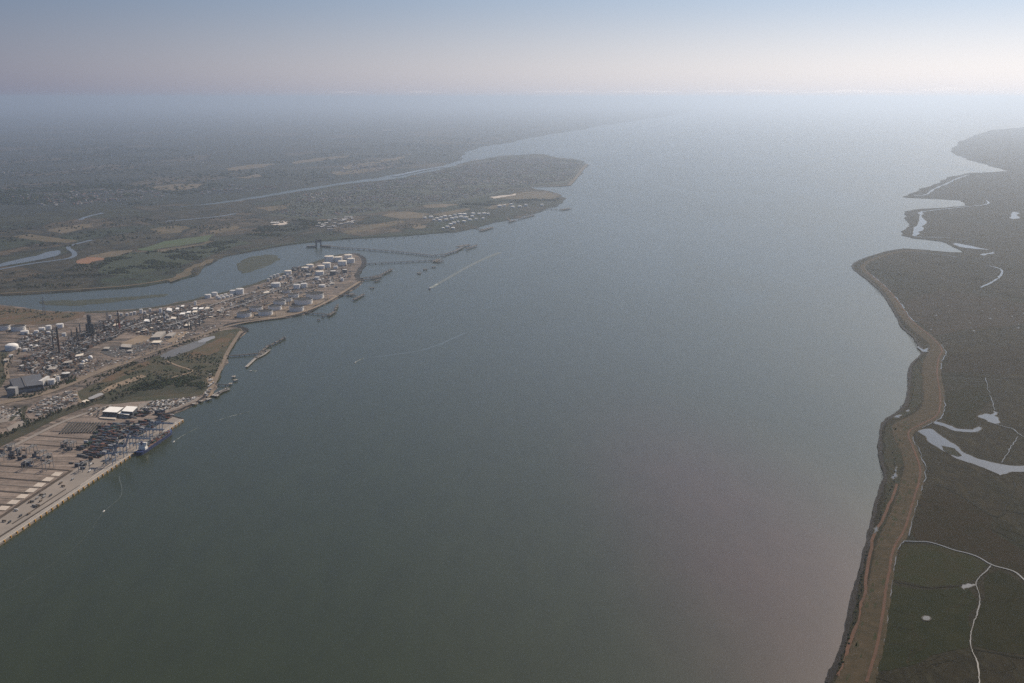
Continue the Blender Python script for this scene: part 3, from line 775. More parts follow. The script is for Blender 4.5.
for px, col, lab in (([(897, 560), (904, 544), (940, 546), (975, 557), (988, 566), (976, 580), (962, 586), (925, 587), (894, 580)], ((.018, .022, .009), (.024, .023, .011)), 'dark green marsh field below the curving creek'),
                     ([(888, 610), (893, 585), (925, 590), (968, 587), (977, 600), (972, 630), (968, 648), (900, 668), (878, 672)], ((.019, .021, .009), (.012, .016, .007)), 'nearest dark green marsh field with the round pond'),
                     ([(984, 580), (1000, 570), (1024, 584), (1060, 610), (1060, 660), (1000, 652), (974, 646), (978, 618), (984, 600)], ((.018, .018, .008), (.012, .014, .006)), 'olive marsh field right of the winding creek'),
                     ([(912, 530), (920, 500), (932, 486), (960, 498), (994, 520), (992, 532), (1020, 548), (1040, 560), (1022, 576), (985, 560), (950, 546), (916, 540)], ((.017, .015, .008), (.022, .017, .010)), 'brown marsh field above the curving creek'),
                     ([(946, 420), (946, 392), (984, 384), (990, 402), (978, 412), (978, 424), (958, 427)], ((.015, .017, .008), (.020, .018, .010)), 'green brown marsh field inside the hollow of the wall'),
                     ([(944, 372), (948, 356), (990, 348), (1040, 346), (1040, 374), (990, 374)], ((.026, .021, .014), (.019, .017, .011)), 'reddish marsh field below the far boundary'),
                     ([(912, 318), (905, 302), (940, 290), (1000, 300), (1040, 306), (1040, 322), (960, 330), (935, 336)], ((.028, .025, .019), (.036, .029, .022)), 'pale brown far marsh')):
    sheet('marsh_field', rough_line(gpx(px, LK), .10, 3, True, rr, 8), LK + .25, mat('marsh_field_ground', col[0], .95, col[1], .022, spec=.05, detail=10), lab, 'field')
# fine branching creeks of the old marsh, too many to name one by one
rcr = random.Random(52)
mb = MB()
def creeklet(p, a, n, w, depth=0):
    ln = [p]
    for i in range(n):
        a += rcr.gauss(0, .45); p = (p[0] + 9 * math.cos(a), p[1] + 9 * math.sin(a)); ln.append(p)
        if depth < 2 and rcr.random() < .16: creeklet(p, a + rcr.choice([-1, 1]) * rcr.uniform(.6, 1.3), int(n * .5), w * .7, depth + 1)
    ribbon(None, ln, [w * (1 - .8 * i / n) for i in range(n + 1)], LK + .45 + depth * .03, None, mb=mb)
for p in scatter([(905, 560), (925, 490), (950, 440), (950, 350), (960, 340), (1040, 330), (1060, 500), (1060, 660), (990, 680), (885, 676)], 46, rcr):
    creeklet(p, rcr.uniform(0, 6.28), rcr.randint(8, 22), rcr.uniform(1.4, 3.0))
for p in scatter([(880, 262), (930, 258), (1040, 262), (1040, 320), (930, 330)], 40, rcr):
    creeklet(p, rcr.uniform(0, 6.28), rcr.randint(14, 30), rcr.uniform(3, 5))
tag(mb.build('marsh_creeks', M_bankdark), 'fine dark branching creeks all over the grazing marsh', 'creeks', kind='structure')
M_dd = mat('dark_ditch_reeds', (.006, .007, .005), .9, (.009, .009, .006), .05, spec=.1)
for px, w, lab in (([(938, 375), (965, 376), (1000, 378.5), (1040, 380)], 4, 'long dark boundary ditch across the upper marsh'),
                   ([(936, 484.5), (955, 492), (980, 508), (996, 518), (1003, 514), (1010, 500), (1016, 490), (1014, 476)], 5, 'dark winding ditch below the marsh pool'),
                   ([(994, 530), (1008, 537), (1024, 547), (1040, 553)], 4, 'dark ditch at the right edge of the marsh'),
                   ([(996, 519), (995, 526), (994, 531), (990, 527)], 4, 'short dark ditch joining two winding ditches'),
                   ([(895, 582), (908, 584), (925, 588), (948, 587), (972, 584)], 4, 'dark ditch crossing the nearest marsh field'),
                   ([(973, 649), (990, 652), (1010, 656), (1040, 661)], 4, 'dark ditch at the lower right'),
                   ([(876, 678), (885, 680), (900, 687), (915, 700)], 4, 'dark ditch at the foot of the picture'),
                   ([(1006, 510), (1018, 513), (1040, 517)], 3, 'thin dark ditch running right from the winding ditch'),
                   ([(900, 253), (930, 268), (960, 282), (1000, 294), (1040, 302)], 5, 'faint dark ditch across the far marsh'),
                   ([(933, 345), (952, 338), (985, 330), (1024, 326), (1050, 325)], 4, 'faint dark ditch above the sea wall bend')):
    ditch(px, w, lab, M_dd, .7)
ribbon('marsh_track', rough_line(smooth(gpx([(905, 541.5), (916, 542), (928, 542), (942, 546), (955, 551), (968, 553.5), (980, 558), (992, 566), (1008, 569.5), (1017, 573), (1026, 582), (1040, 592)], LK)), .03, 1, rnd=rr), 3.6, LK + 1.2, M_pool, 'pale curving creek across the marsh fields', 'creek')
ditch([(991, 566), (986, 572), (980, 577), (975, 583), (979, 592), (980.5, 602), (977, 615), (972, 628), (970, 645), (974, 655), (978, 662), (980, 683), (982, 710)], 2.8, 'narrow winding creek running down to the lower right', k=2)
pool([(962, 588), (968, 584), (976, 585), (970, 587.5), (964, 590)], 'small ragged pool where the creeks meet', M_pool, LK, .9, amp=.2)
pool([(922.5, 618.5), (925, 616.5), (929, 617), (930.5, 619.5), (928, 621), (924, 620.5)], 'small round pond in the nearest marsh field', M_pool, LK, 1.3)
sheet('reed_fringe', rough_line(gpx([(921, 618.7), (924, 615.5), (930, 616), (932, 619.8), (929, 622), (923, 621.4)], LK), .1, 2, True, rr, 3), LK + .8, M_dd, 'dark reed ring round the small pond', 'reeds')
# far marsh water
ditch([(989.5, 266), (997, 267.5), (1002.5, 270), (1002, 275), (995, 281), (981, 287.5)], 16, 'bright crooked creek on the far marsh', k=2)
pool([(918, 212.5), (922, 211), (924, 214), (924, 219), (925.5, 224), (924, 229), (918, 232), (916, 236), (913, 236), (913.5, 231), (917, 226), (919.5, 221), (919.5, 217)], 'pale lagoon behind the second headland', M_pool, LK, 1.0)
ditch([(914, 236.5), (925, 237.2), (938, 237.2), (950, 237.5)], 22, 'pale ditch closing the second headland')
ditch([(921, 212), (935, 210), (950, 208.5), (970, 206.3), (985, 205), (990, 202.5), (986, 200.5)], 26, 'pale ditch along the middle bay')
ditch([(914, 195.5), (927, 195), (930, 192), (936, 188), (946, 184), (957, 178.5), (968, 175)], 34, 'pale ditch along the third headland')
for px, lab in (([(1011, 214), (1014, 211.5), (1018, 214), (1016, 219), (1012, 219)], 'bright pool at the right edge of the far marsh'),
                ([(980, 254.5), (990, 253), (995, 251.6), (994, 253.6), (984, 255.6)], 'small bright pool left of the crooked creek'),
                ([(955, 243), (975, 247), (990, 250), (972, 248.5), (955, 245)], 'thin bright fleet behind the bay')):
    pool(px, lab, M_pool, LK, 1.0, amp=.15)
for i in range(15):
    x, y = rr2.uniform(925, 1024), rr2.uniform(305, 345)
    s = rr2.uniform(.5, 1.1)
    o = pool([(x - s, y), (x, y - s * .4), (x + s, y), (x, y + s * .5)], 'tiny bright water scrape in the upper marsh', M_pool, LK, 1.0, name='water_scrape', amp=.2)
    o['group'] = 'water scrapes scattered over the upper marsh'
# ================================================================== BUILT MATERIALS
M_white = mat('white_paint', (.80, .78, .74), .6, (.70, .68, .64), .15)
M_cream = mat('cream_paint', (.66, .60, .50), .7, (.56, .50, .42), .1)
M_offw = mat('weathered_white', (.55, .54, .52), .75, (.44, .43, .42), .12)
M_deck = mat('dark_floating_deck', (.012, .013, .016), .95, (.02, .02, .022), .06)
M_rust = mat('rusty_steel', (.14, .075, .05), .9, (.10, .07, .055), .2)
M_steel = mat('galvanised_steel', (.24, .245, .25), .6, (.18, .185, .19), .1, metal=.3)
M_dkst = mat('dark_steel', (.05, .055, .06), .75, (.075, .075, .078), .1)
M_blue = mat('crane_blue', (.10, .15, .23), .6, (.12, .17, .25), .1)
M_grey = mat('grey_cladding', (.28, .28, .28), .75, (.22, .22, .225), .06)
M_bluegrey = mat('blue_grey_roofing', (.062, .067, .08), .8, (.05, .053, .064), .03)
M_brown = mat('brown_cladding', (.16, .12, .09), .8, (.12, .095, .075), .08)
M_brick = mat('brick_wall', (.26, .14, .095), .9, (.22, .125, .09), .2)
M_roofred = mat('tile_roof', (.17, .095, .07), .9, (.13, .08, .065), .15)
M_slate = mat('slate_roof', (.085, .085, .09), .85, (.115, .11, .11), .15)
M_conc2 = mat('weathered_concrete', (.34, .31, .275), .85, (.26, .24, .22), .08)
M_timber = mat('weathered_timber', (.11, .095, .08), .9, (.08, .07, .06), .2)
M_yellow = mat('yellow_fender', (.55, .29, .04), .7, (.42, .22, .04), .3)
M_hull = mat('blue_hull', (.014, .028, .095), .5, (.018, .034, .11), .05)
M_red = mat('red_paint', (.38, .055, .04), .6, (.30, .05, .04), .2)
M_glassd = mat('dark_glazing', (.03, .035, .04), .2, (.04, .045, .05), .5, spec=.6)

def stand(cx, yb, r, base=LIND):
    """ground point r metres behind the pixel where the front of a round thing touches the ground"""
    p = at(cx, yb, base)
    d = Vector((p.x, p.y)).normalized()
    return Vector((p.x + d.x * r, p.y + d.y * r, base))

def tank(cx, yb, w, h, kind, label, name='oil_tank', cat='oil tank', group=None, base=LIND, wall=None, top=None, detail=True):
    k = mpp(cx, yb)
    r = w * k / 2 * (1.1 if base == LIND and w > 5 else 1)
    hh = h * k * (.84 if kind == 'open' else .95)
    p = stand(cx, yb, r, base)
    t = tag(empty(name, p, facing(p)), label, cat, group)
    n = 28 if w > 6 else 16
    wall = wall or M_white
    if kind == 'open':
        MB().lathe((0, 0, 0), [(r, 0), (r, hh), (r - .3, hh)], n).build('shell', wall, t)
        MB().lathe((0, 0, 0), [(r - .32, hh - .05), (r - .34, hh * .8)], n).build('inner_wall', M_deck, t)
        MB().lathe((0, 0, 0), [(r - .36, hh * .93), (r * .93, hh * .95), (r * .91, hh * .91), (0, hh * .92)], n).build('floating_roof', top or M_deck, t)
        if detail:
            MB().lathe((0, 0, 0), [(r + .05, hh - 1.6), (r + 1.1, hh - 1.5), (r + 1.1, hh - 1.2), (r + .05, hh - 1.2)], n).build('wind_girder', M_offw, t)
            m = MB()
            for i in range(7):
                a = -1.2 + i * .16
                a2 = a + .16
                m.bar(((r + .7) * math.cos(a), (r + .7) * math.sin(a), hh * i / 7), ((r + .7) * math.cos(a2), (r + .7) * math.sin(a2), hh * (i + 1) / 7), 1.0, .5)
            m.build('stair', M_steel, t)
            m = MB(); m.bar((r * .95, 0, hh), (r * .2, 0, hh * .86), 1.0); m.build('ladder', M_steel, t)
    if kind == 'open' and detail and base == LIND:
        m = MB(); q = r * 1.42
        for ax, ay, bx, by in ((-q, -q, q, -q), (q, -q, q, q), (q, q, -q, q), (-q, q, -q, -q)): m.bar((ax, ay, 1.0), (bx, by, 1.0), 3.0, 2.0)
        m.build('bund', M_dirt, t)
    if kind == 'cone':
        MB().lathe((0, 0, 0), [(r, 0), (r, hh)], n).build('shell', wall, t)
        MB().lathe((0, 0, hh), [(r + .25, -.3), (r + .25, 0), (r * .5, r * .08), (0, r * .13)], n).build('roof', top or M_offw, t)
        if detail:
            MB().cyl((0, 0, hh + r * .12), max(.5, r * .07), 1.0, 8).build('vent', M_steel, t)
    if kind == 'dome':
        MB().lathe((0, 0, 0), [(r, 0), (r, hh * .62)], n).build('shell', wall, t)
        MB().lathe((0, 0, hh * .62), [(r, 0), (r * .9, hh * .17), (r * .65, hh * .3), (r * .3, hh * .37), (0, hh * .38)], n).build('roof', top or wall, t)
    if kind == 'sphere':
        rr_ = r
        MB().lathe((0, 0, rr_ * 1.35), [(0, -rr_)] + [(rr_ * math.cos(a), rr_ * math.sin(a)) for a in [R(q) for q in (-70, -45, -20, 5, 30, 55, 75)]] + [(0, rr_)], 16).build('sphere_shell', wall, t)
        for q in range(6):
            a = q * math.pi / 3
            m = MB(); m.bar((r * .9 * math.cos(a), r * .9 * math.sin(a), 0), (r * .93 * math.cos(a), r * .93 * math.sin(a), rr_ * 1.3), 1.0)
            m.build('leg', M_steel, t)
    return t

# ---- the big open topped tanks on the tank farm (cx, base row, width, height)
BIG = [
    (244.2, 317.8, 13, 4.6, 'open', 'westernmost white open topped oil tank by the lagoon shore'),
    (265.4, 315.9, 13.4, 4.6, 'open', 'white open topped oil tank second along the shore'),
    (256, 311.7, 12, 4.3, 'open', 'white open topped oil tank behind the westernmost shore tanks'),
    (275, 310.6, 12, 4.4, 'open', 'white open topped oil tank in the middle of the cluster'),
    (296.6, 311.9, 13, 5.0, 'open', 'white open topped oil tank at the corner of the shore road'),
    (303.7, 305, 16.2, 5.2, 'open', 'very wide open topped oil tank behind the corner tank'),
    (315, 299.5, 16.2, 5.6, 'open', 'widest and easternmost open topped oil tank above the shore road'),
    (279.6, 305.3, 11, 4.2, 'open', 'smaller open topped oil tank next to the very wide one'),
    (286.6, 302.2, 10.2, 4.2, 'open', 'open topped oil tank third row from the shore'),
    (293.5, 298.2, 9.6, 4.0, 'open', 'open topped oil tank left of the widest tank'),
    (286.5, 293.2, 8.6, 2.6, 'open', 'low dark topped oil tank at the back of the cluster'),
    (242.5, 302.6, 7, 1.8, 'open', 'low empty dark tank base behind the western tanks'),
    (249, 299.6, 7, 1.6, 'open', 'low dark tank base farther back in the cluster'),
    (296.8, 289.2, 6, 4.6, 'cone', 'tall narrow white tank, left one of a pair behind the cluster'),
    (304, 288.2, 6, 4.6, 'cone', 'tall narrow white tank, right one of a pair behind the cluster'),
    (276, 287.4, 8, 4.0, 'cone', 'white roofed tank by the narrow tan road'),
    (322, 287.7, 6, 2.6, 'cone', 'squat white tank alone on open ground'),
    (319.8, 275.2, 7.6, 3.6, 'cone', 'cream roofed tank with dark sides in mid tank farm'),
    (333, 275.4, 5.6, 4.4, 'cone', 'dark tank standing apart on the tank farm'),
    (344.8, 273.2, 4.6, 3.6, 'cone', 'small dark tank near the eastern tip'),
    (342, 281.2, 3.2, 3.2, 'cone', 'small white tank by the eastern jetty road'),
    (329.2, 262.4, 8.6, 6.0, 'cone', 'tall pale roofed tank in the back row by the creek'),
    (338.2, 262.0, 7.6, 4.8, 'cone', 'pale roofed tank in the middle of the back row'),
    (348.2, 259.6, 7.2, 4.6, 'cone', 'pale roofed tank at the far end of the back row'),
    (351, 263.2, 6.6, 4.6, 'cone', 'easternmost pale roofed tank near the point'),
    (342.4, 266, 7.8, 4.8, 'cone', 'pale roofed tank in the front of the eastern group'),
    (326.6, 268, 7.4, 5.0, 'cone', 'pale roofed tank left in the eastern group'),
    (321, 269.2, 6.4, 3.4, 'cone', 'low pale roofed tank at the left end of the eastern group'),
    (335.6, 269.2, 4.6, 3.0, 'cone', 'small pale tank between the larger eastern tanks'),
    (309.8, 267.6, 6.6, 2.8, 'cone', 'low cream roofed tank near the creek bank'),
    (305, 270.2, 6.4, 2.6, 'cone', 'low cream roofed tank beside the dark process block'),
    (288, 274.6, 6.4, 3.6, 'cone', 'cream roofed tank at the western edge of the process block'),
    (240, 294.6, 7, 5.6, 'cone', 'tall bright white cylinder tank at the creek side'),
    (233, 294.4, 5.8, 3.8, 'cone', 'white tank left of the tall bright cylinder'),
    (214.6, 296.2, 5.2, 3.6, 'cone', 'white tank, right one of a pair on the creek bank'),
    (208, 298.4, 5.6, 3.6, 'cone', 'white tank, left one of a pair on the creek bank'),
    (308, 277.0, 4.6, 2.8, 'cone', 'small blue grey tank behind the dark block'),
    (317, 279.8, 4.6, 2.6, 'cone', 'small white tank beside the narrow tan road'),
    (4.2, 330.6, 10.4, 5.0, 'open', 'white open topped tank cut by the left edge of the picture'),
    (18.5, 331.6, 12.6, 5.4, 'open', 'large white open topped tank near the left edge'),
    (12, 351, 11.4, 6.8, 'dome', 'domed white gas holder at the left edge'),
    (24.8, 334.6, 7, 3.2, 'cone', 'low white tank in front of the large left tanks'),
    (36.4, 334.2, 4.6, 3.4, 'cone', 'small round white tank left of the tall chimney'),
    (42, 331.6, 5.6, 3.6, 'cone', 'white tank in the row behind the tall chimney'),
    (48.6, 330, 5.2, 4.2, 'cone', 'taller white tank in the row behind the tall chimney'),
    (48.4, 334.4, 3.8, 2.8, 'cone', 'small white tank in front of the row by the chimney'),
    (60, 328.6, 6.4, 4.4, 'cone', 'bright white tank right of the tall chimney'),
    (64, 336.6, 4.0, 3.4, 'cone', 'white tank close beside the tall chimney'),
    (30.8, 347.6, 3.4, 2.6, 'dome', 'small white domed tank among pipework'),
    (36.4, 347.6, 3.4, 2.6, 'dome', 'small white domed tank beside its twin'),
    (25, 351.6, 4.2, 2.6, 'cone', 'small white tank right of the domed gas holder'),
    (19.4, 349.6, 3.0, 2.0, 'cone', 'tiny white tank touching the domed gas holder'),
    (11, 357.6, 4.0, 2.4, 'cone', 'small pale tank by the tan lane'),
]
for b in BIG:
    tank(*b, group='tanks of the refinery and tank farm', top=(M_cream if 'cream' in b[5] or 'pale roofed' in b[5] else None),
         wall=(M_bluegrey if 'dark tank' in b[5] else M_grey if 'blue grey' in b[5] else None), detail=b[2] > 4)
# grid of seven small white tanks on the creek side
for i, (x, y) in enumerate([(217.5, 297.6), (221.5, 296.8), (225.5, 295.8), (219.5, 299), (223.5, 298.2), (227.6, 297.2), (231.2, 296.2)]):
    tank(x, y + .4, 3.4, 2.2, 'cone', 'small white storage tank in the tight cluster on the creek side', group='tight cluster of small white tanks', detail=False)
for i, (x, y) in enumerate([(271, 279), (274.5, 277.6), (278, 276.6), (280.5, 280), (284, 278.2), (287.6, 276.8), (268.5, 281.6), (291, 279)]):
    tank(x, y + .4, 2.8, 3.2, 'cone', 'small grey process tank in the row above the tan road', group='row of small process tanks', wall=M_offw, detail=False)
for i, (x, y) in enumerate([(118, 315), (121.6, 316), (127, 316), (131.2, 315.2), (134.6, 314.4), (144.6, 314), (150, 311.6), (110, 318)]):
    tank(x, y + .4, 2.8, 3.2, 'cone', 'small pale process tank in the row along the creek bank', group='row of pale tanks along the creek bank', wall=M_offw, detail=False)
for (x, y, w, h, lab) in [(141, 313.4, 3.2, 4.2, 'bright white upright vessel along the creek bank'), (160.6, 313.6, 3.0, 5.4, 'tall white silo beside the striped chimney'), (195.2, 305.6, 2.4, 4.6, 'white silo standing behind the flat white roofs'), (90.5, 361.2, 4.6, 3.6, 'white sphere tank beside the works road')]:
    tank(x, y, w, h, 'sphere' if 'sphere' in lab else 'cone', lab, name='gas_sphere' if 'sphere' in lab else 'silo', cat='tank', detail=False)
for x, y in ((86, 363), (83.2, 364.2)):
    tank(x, y, 3.2, 3, 'sphere', 'small white gas sphere on legs near the works road', name='gas_sphere', cat='tank', group='small white gas spheres')
for (x, y, w, h, lab) in [(51.5, 385, 7, 5.2, 'white storage drum beside the power house'), (58.2, 382, 3.6, 5.6, 'tall white silo right of the power house'), (66, 377.5, 7.2, 4, 'blue grey round tank behind the power house silos')]:
    tank(x, y, w, h, 'cone', lab, wall=M_bluegrey if 'blue grey' in lab else None)

# ---- tanks across the creek mouth on the island shore
def isl(label, pts, group, w=4.0, h=1.7):
    for x, y in pts:
        tank(x, y, w * random.uniform(.75, 1.2), h * random.uniform(.85, 1.2), 'cone', label, group=group, base=LM + 1.5, wall=M_white, top=M_white, detail=False)
isl('white oil tank in the back row of the island tank farm', [(425, 218.8), (431, 218), (437, 219.6), (441, 218.6), (445, 217.6), (450, 217), (455, 216), (460, 215), (464, 215.6), (473, 214.8), (479, 214.6), (484, 214.4), (488, 214.8)], 'back row of the island tank farm')
isl('white oil tank in the middle row of the island tank farm', [(434, 221), (440, 221.6), (446, 220.8), (452, 219.6), (456, 218.6), (461, 218.2), (466, 218.8), (472, 217.2)], 'middle row of the island tank farm')
isl('white oil tank in the front row of the island tank farm', [(443, 229), (447.5, 227.8), (450.8, 225.2), (454, 224), (458, 222.6), (464, 222.4), (470, 220.8), (476, 220), (453, 229.2), (483, 219.4)], 'front row of the island tank farm', 3.4)
isl('white oil tank near the headland of the island', [(499.6, 207.2), (504.5, 206.4), (511, 205), (512.4, 207.8), (519.8, 207.6), (526, 206.2), (542, 206)], 'tanks near the island headland', 3.8)
# ================================================================== REFINERY
def block(name, roof_px, h, wall_m, roof_m, label, cat='building', base=LIND, parapet=.8, group=None, extra=None):
    """a flat roofed building: its roof corners as seen in the photograph stand h metres above the ground"""
    pts = [(q.x, q.y) for q in (at(x, y, base + h) for x, y in roof_px)]
    c = (sum(p[0] for p in pts) / len(pts), sum(p[1] for p in pts) / len(pts))
    t = tag(empty(name, (c[0], c[1], base)), label, cat, group)
    loc = [(p[0] - c[0], p[1] - c[1]) for p in pts]
    MB().prism(loc, 0, h).build('wall', wall_m, t)
    grow = [(x * 1.012, y * 1.012) for x, y in loc]
    MB().prism(grow, h - .15, h + parapet).build('roof', roof_m, t)
    return t, loc, h

# power house
t, loc, h = block('power_house', [(9, 379.5), (41, 374.3), (43, 385), (14.5, 388.6)], 17, M_bluegrey, M_bluegrey, 'large dark blue grey power house with two roofs and a pale corner tower', 'power house')
a, b, c_, d = [Vector((x, y, 0)) for x, y in loc]
m = MB(); m.prism([tuple((a + (b - a) * .37)[:2]), tuple((a + (b - a) * .41)[:2]), tuple((d + (c_ - d) * .41)[:2]), tuple((d + (c_ - d) * .37)[:2])], h + .9, h + 3.2); m.build('roof_ridge', M_slate, t)
m = MB(); m.prism([tuple((a + (b - a) * .42)[:2]), tuple((a + (b - a) * .97)[:2]), tuple((d + (c_ - d) * .97)[:2]), tuple((d + (c_ - d) * .42)[:2])], h + .9, h + 2.4); m.build('upper_roof', mat('grey_blue_sheet', (.085, .092, .108), .8, (.07, .075, .09), .03), t)
m = MB(); q = d + (d - a).normalized() * 8; m.box((q.x - 6, q.y - 4, 0), (26, 20, 24)); m.build('corner_tower', M_grey, t)
m = MB(); q = b + (c_ - b) * .5; m.box((q.x + 6, q.y, 0), (9, 60, 21), facing(Vector((q.x, q.y, 0))) * 0); m.build('side_bay', M_offw, t)
for i in range(5):
    q = d + (c_ - d) * (.2 + .16 * i); q2 = q + (q - a).normalized() * 0
    n_ = Vector((q.y - 0, 0, 0)) * 0
    fdir = (c_ - d).normalized(); out = Vector((fdir.y, -fdir.x, 0))
    w0 = q + out * .3
    m = MB(); m.bar((w0.x - fdir.x * 6, w0.y - fdir.y * 6, 6), (w0.x + fdir.x * 6, w0.y + fdir.y * 6, 6), .5, 8); m.build('door_bay', M_grey, t)

# flat roofed works buildings
FLAT = [
    ([(119.5, 347.2), (121, 343.6), (132.5, 344.2), (131.5, 348)], 9, M_bluegrey, M_offw, 'long pale flat roofed workshop beside the car park'),
    ([(149, 338), (157, 331.4), (167, 330.8), (160, 337.6)], 9, M_grey, M_offw, 'wide grey roofed warehouse beside the sandy plot'),
    ([(164, 336.4), (169.5, 332.4), (176.6, 332.4), (171.5, 336.4)], 8, M_grey, M_offw, 'smaller grey roofed warehouse next to the wide one'),
    ([(150, 343), (153.5, 340.6), (162.5, 340.4), (160, 343)], 7, M_grey, M_cream, 'low tan roofed shed below the wide warehouse'),
    ([(178.6, 314.6), (180.6, 312.6), (186, 312.4), (184.4, 314.4)], 10, M_grey, M_white, 'white roofed block, left end of the rear row'),
    ([(185.4, 313), (187.2, 311.2), (191.4, 311), (190, 312.8)], 10, M_grey, M_white, 'white roofed block, second in the rear row'),
    ([(191.4, 312.6), (193, 310.6), (198, 310.4), (196.6, 312.4)], 9, M_grey, M_cream, 'cream roofed block in the middle of the rear row'),
    ([(191.6, 309.4), (193.2, 307.4), (198, 307.2), (196.8, 309.2)], 10, M_grey, M_white, 'white roofed block behind the cream one'),
    ([(198, 309.4), (199.6, 307.4), (204, 307.2), (202.8, 309.2)], 10, M_grey, M_white, 'white roofed block right of the white silo'),
    ([(204, 309), (205.4, 307.2), (210, 306.8), (208.8, 308.8)], 10, M_brown, M_cream, 'tan roofed block at the right end of the rear row'),
    ([(169.6, 319), (171.4, 316.8), (177, 317), (175.6, 319)], 9, M_grey, M_cream, 'cream roofed control building by the striped chimney'),
    ([(142.6, 321.4), (144.6, 319), (152.4, 319.6), (151, 322)], 9, M_grey, M_white, 'bright white roofed building in mid refinery'),
    ([(165.6, 310.4), (167.2, 307.4), (172.4, 308.4), (171.4, 311.2)], 12, M_offw, M_white, 'tall white building beside the white silo'),
    ([(174.6, 309.4), (176, 307.6), (179.6, 307.6), (178.8, 309.2)], 9, M_grey, M_white, 'small white building on the creek bank'),
    ([(180, 306.8), (181.4, 305.2), (184.6, 305), (183.8, 306.6)], 9, M_grey, M_white, 'small white roofed hut nearest the creek'),
    ([(183.6, 326), (185.4, 324), (190.6, 323.8), (189.4, 326)], 9, M_bluegrey, M_cream, 'tan roofed building beside the dark pipe yard'),
    ([(102, 349), (104.6, 346.8), (110.4, 346.8), (108.6, 349.2)], 8, M_bluegrey, M_offw, 'pale roofed store at the left end of the car park'),
    ([(46, 370), (49, 367.4), (57, 366.4), (55, 369.4)], 10, M_grey, M_offw, 'pale flat roofed works building above the power house'),
    ([(62, 363.6), (64, 361.4), (73, 360), (71.6, 362.6)], 10, M_bluegrey, M_offw, 'pale roofed works building by the dirt road'),
    ([(74, 357), (76, 354.8), (84, 353), (83, 355.6)], 9, M_grey, M_cream, 'cream roofed works building along the dirt road'),
    ([(86, 420), (88, 416.8), (97, 414.8), (96, 418)], 0, None, None, None),
    ([(86.5, 398.6), (97.5, 393.4), (102, 392.4), (104.8, 394.2), (93, 399.2), (88.6, 400.2)], 7, M_brown, M_grey, 'long grey roofed shed by the dirt track in the scrubland'),
    ([(80.6, 401.6), (86, 399.4), (90, 400.4), (84.6, 402.8)], 6, M_brown, M_cream, 'short tan roofed shed at the end of the long shed'),
    ([(126, 351.6), (128, 349.8), (133, 349.4), (131.6, 351.4)], 7, M_grey, M_offw, 'small pale office beside the car park'),
    ([(140, 331), (142, 329.2), (147, 328.6), (145.6, 330.8)], 8, M_brown, M_cream, 'small tan roofed store behind the wide warehouse'),
    ([(112, 326), (114, 324), (120, 323), (118.6, 325.4)], 9, M_grey, M_cream, 'cream roofed pump house on the dirt road'),
    ([(2, 361), (4, 358.8), (9, 358.6), (8, 361)], 7, M_grey, M_offw, 'small pale hut at the left edge by the tan lane'),
    ([(296, 286), (298, 284.4), (303, 283.6), (302, 285.4)], 8, M_bluegrey, M_offw, 'grey flat roofed pump house behind the tank cluster'),
    ([(262, 293.6), (264, 292), (270, 290.8), (269, 292.6)], 8, M_brown, M_cream, 'tan roofed store on the tank farm road'),
    ([(328, 284.4), (330, 283), (335, 281.8), (334, 283.6)], 8, M_grey, M_offw, 'pale roofed pump house on the eastern point'),
]
for px, h, wm, rm, lab in FLAT:
    if lab:
        cx_ = sum(q[0] for q in px) / len(px); cy_ = sum(q[1] for q in px) / len(px)
        block('works_building', [(cx_ + (q[0] - cx_) * .86, cy_ + (q[1] - cy_) * .86) for q in px], h * .85, wm, M_conc2 if rm is M_offw else rm, lab, 'building')

# tall white warehouse pair behind the yard
HW = 15
t, loc, h = block('warehouse', [(102.2, 411.8), (109.6, 406.8), (123.4, 407.6), (116.6, 412.6)], HW, M_bluegrey, M_white, 'large warehouse with bright white roof, left of the pair', 'warehouse')
def doors(t, loc, h, n, m_):
    p0, p1 = Vector((*loc[0], 0)), Vector((*loc[3], 0))
    f = (p1 - p0).normalized(); out = Vector((f.y, -f.x, 0))
    for i in range(n):
        q = p0 + (p1 - p0) * ((i + .5) / n) + out * .25
        w = (p1 - p0).length / n * .32
        m = MB(); m.bar((q.x - f.x * w, q.y - f.y * w, 3.2), (q.x + f.x * w, q.y + f.y * w, 3.2), .5, 5.5); m.build('loading_door', m_, t)
doors(t, loc, h, 7, M_grey)
t, loc, h = block('warehouse', [(121.4, 411.2), (126.6, 406.2), (137.4, 407), (132.2, 412)], HW + 1, M_bluegrey, M_white, 'large warehouse with bright white roof, right of the pair', 'warehouse')
doors(t, loc, h, 5, M_grey)
t, loc, h = block('warehouse', [(117, 413.6), (119.6, 411.9), (131, 412.5), (128.6, 415.2)], 10, M_bluegrey, M_white, 'low white roofed annex in front of the two warehouses', 'warehouse')
doors(t, loc, h, 4, M_grey)
block('loading_dock', [(99, 418.2), (100, 417), (116, 418), (115, 419.4)], 3, M_conc2, M_pad, 'low pale loading dock in front of the white warehouse', 'dock')

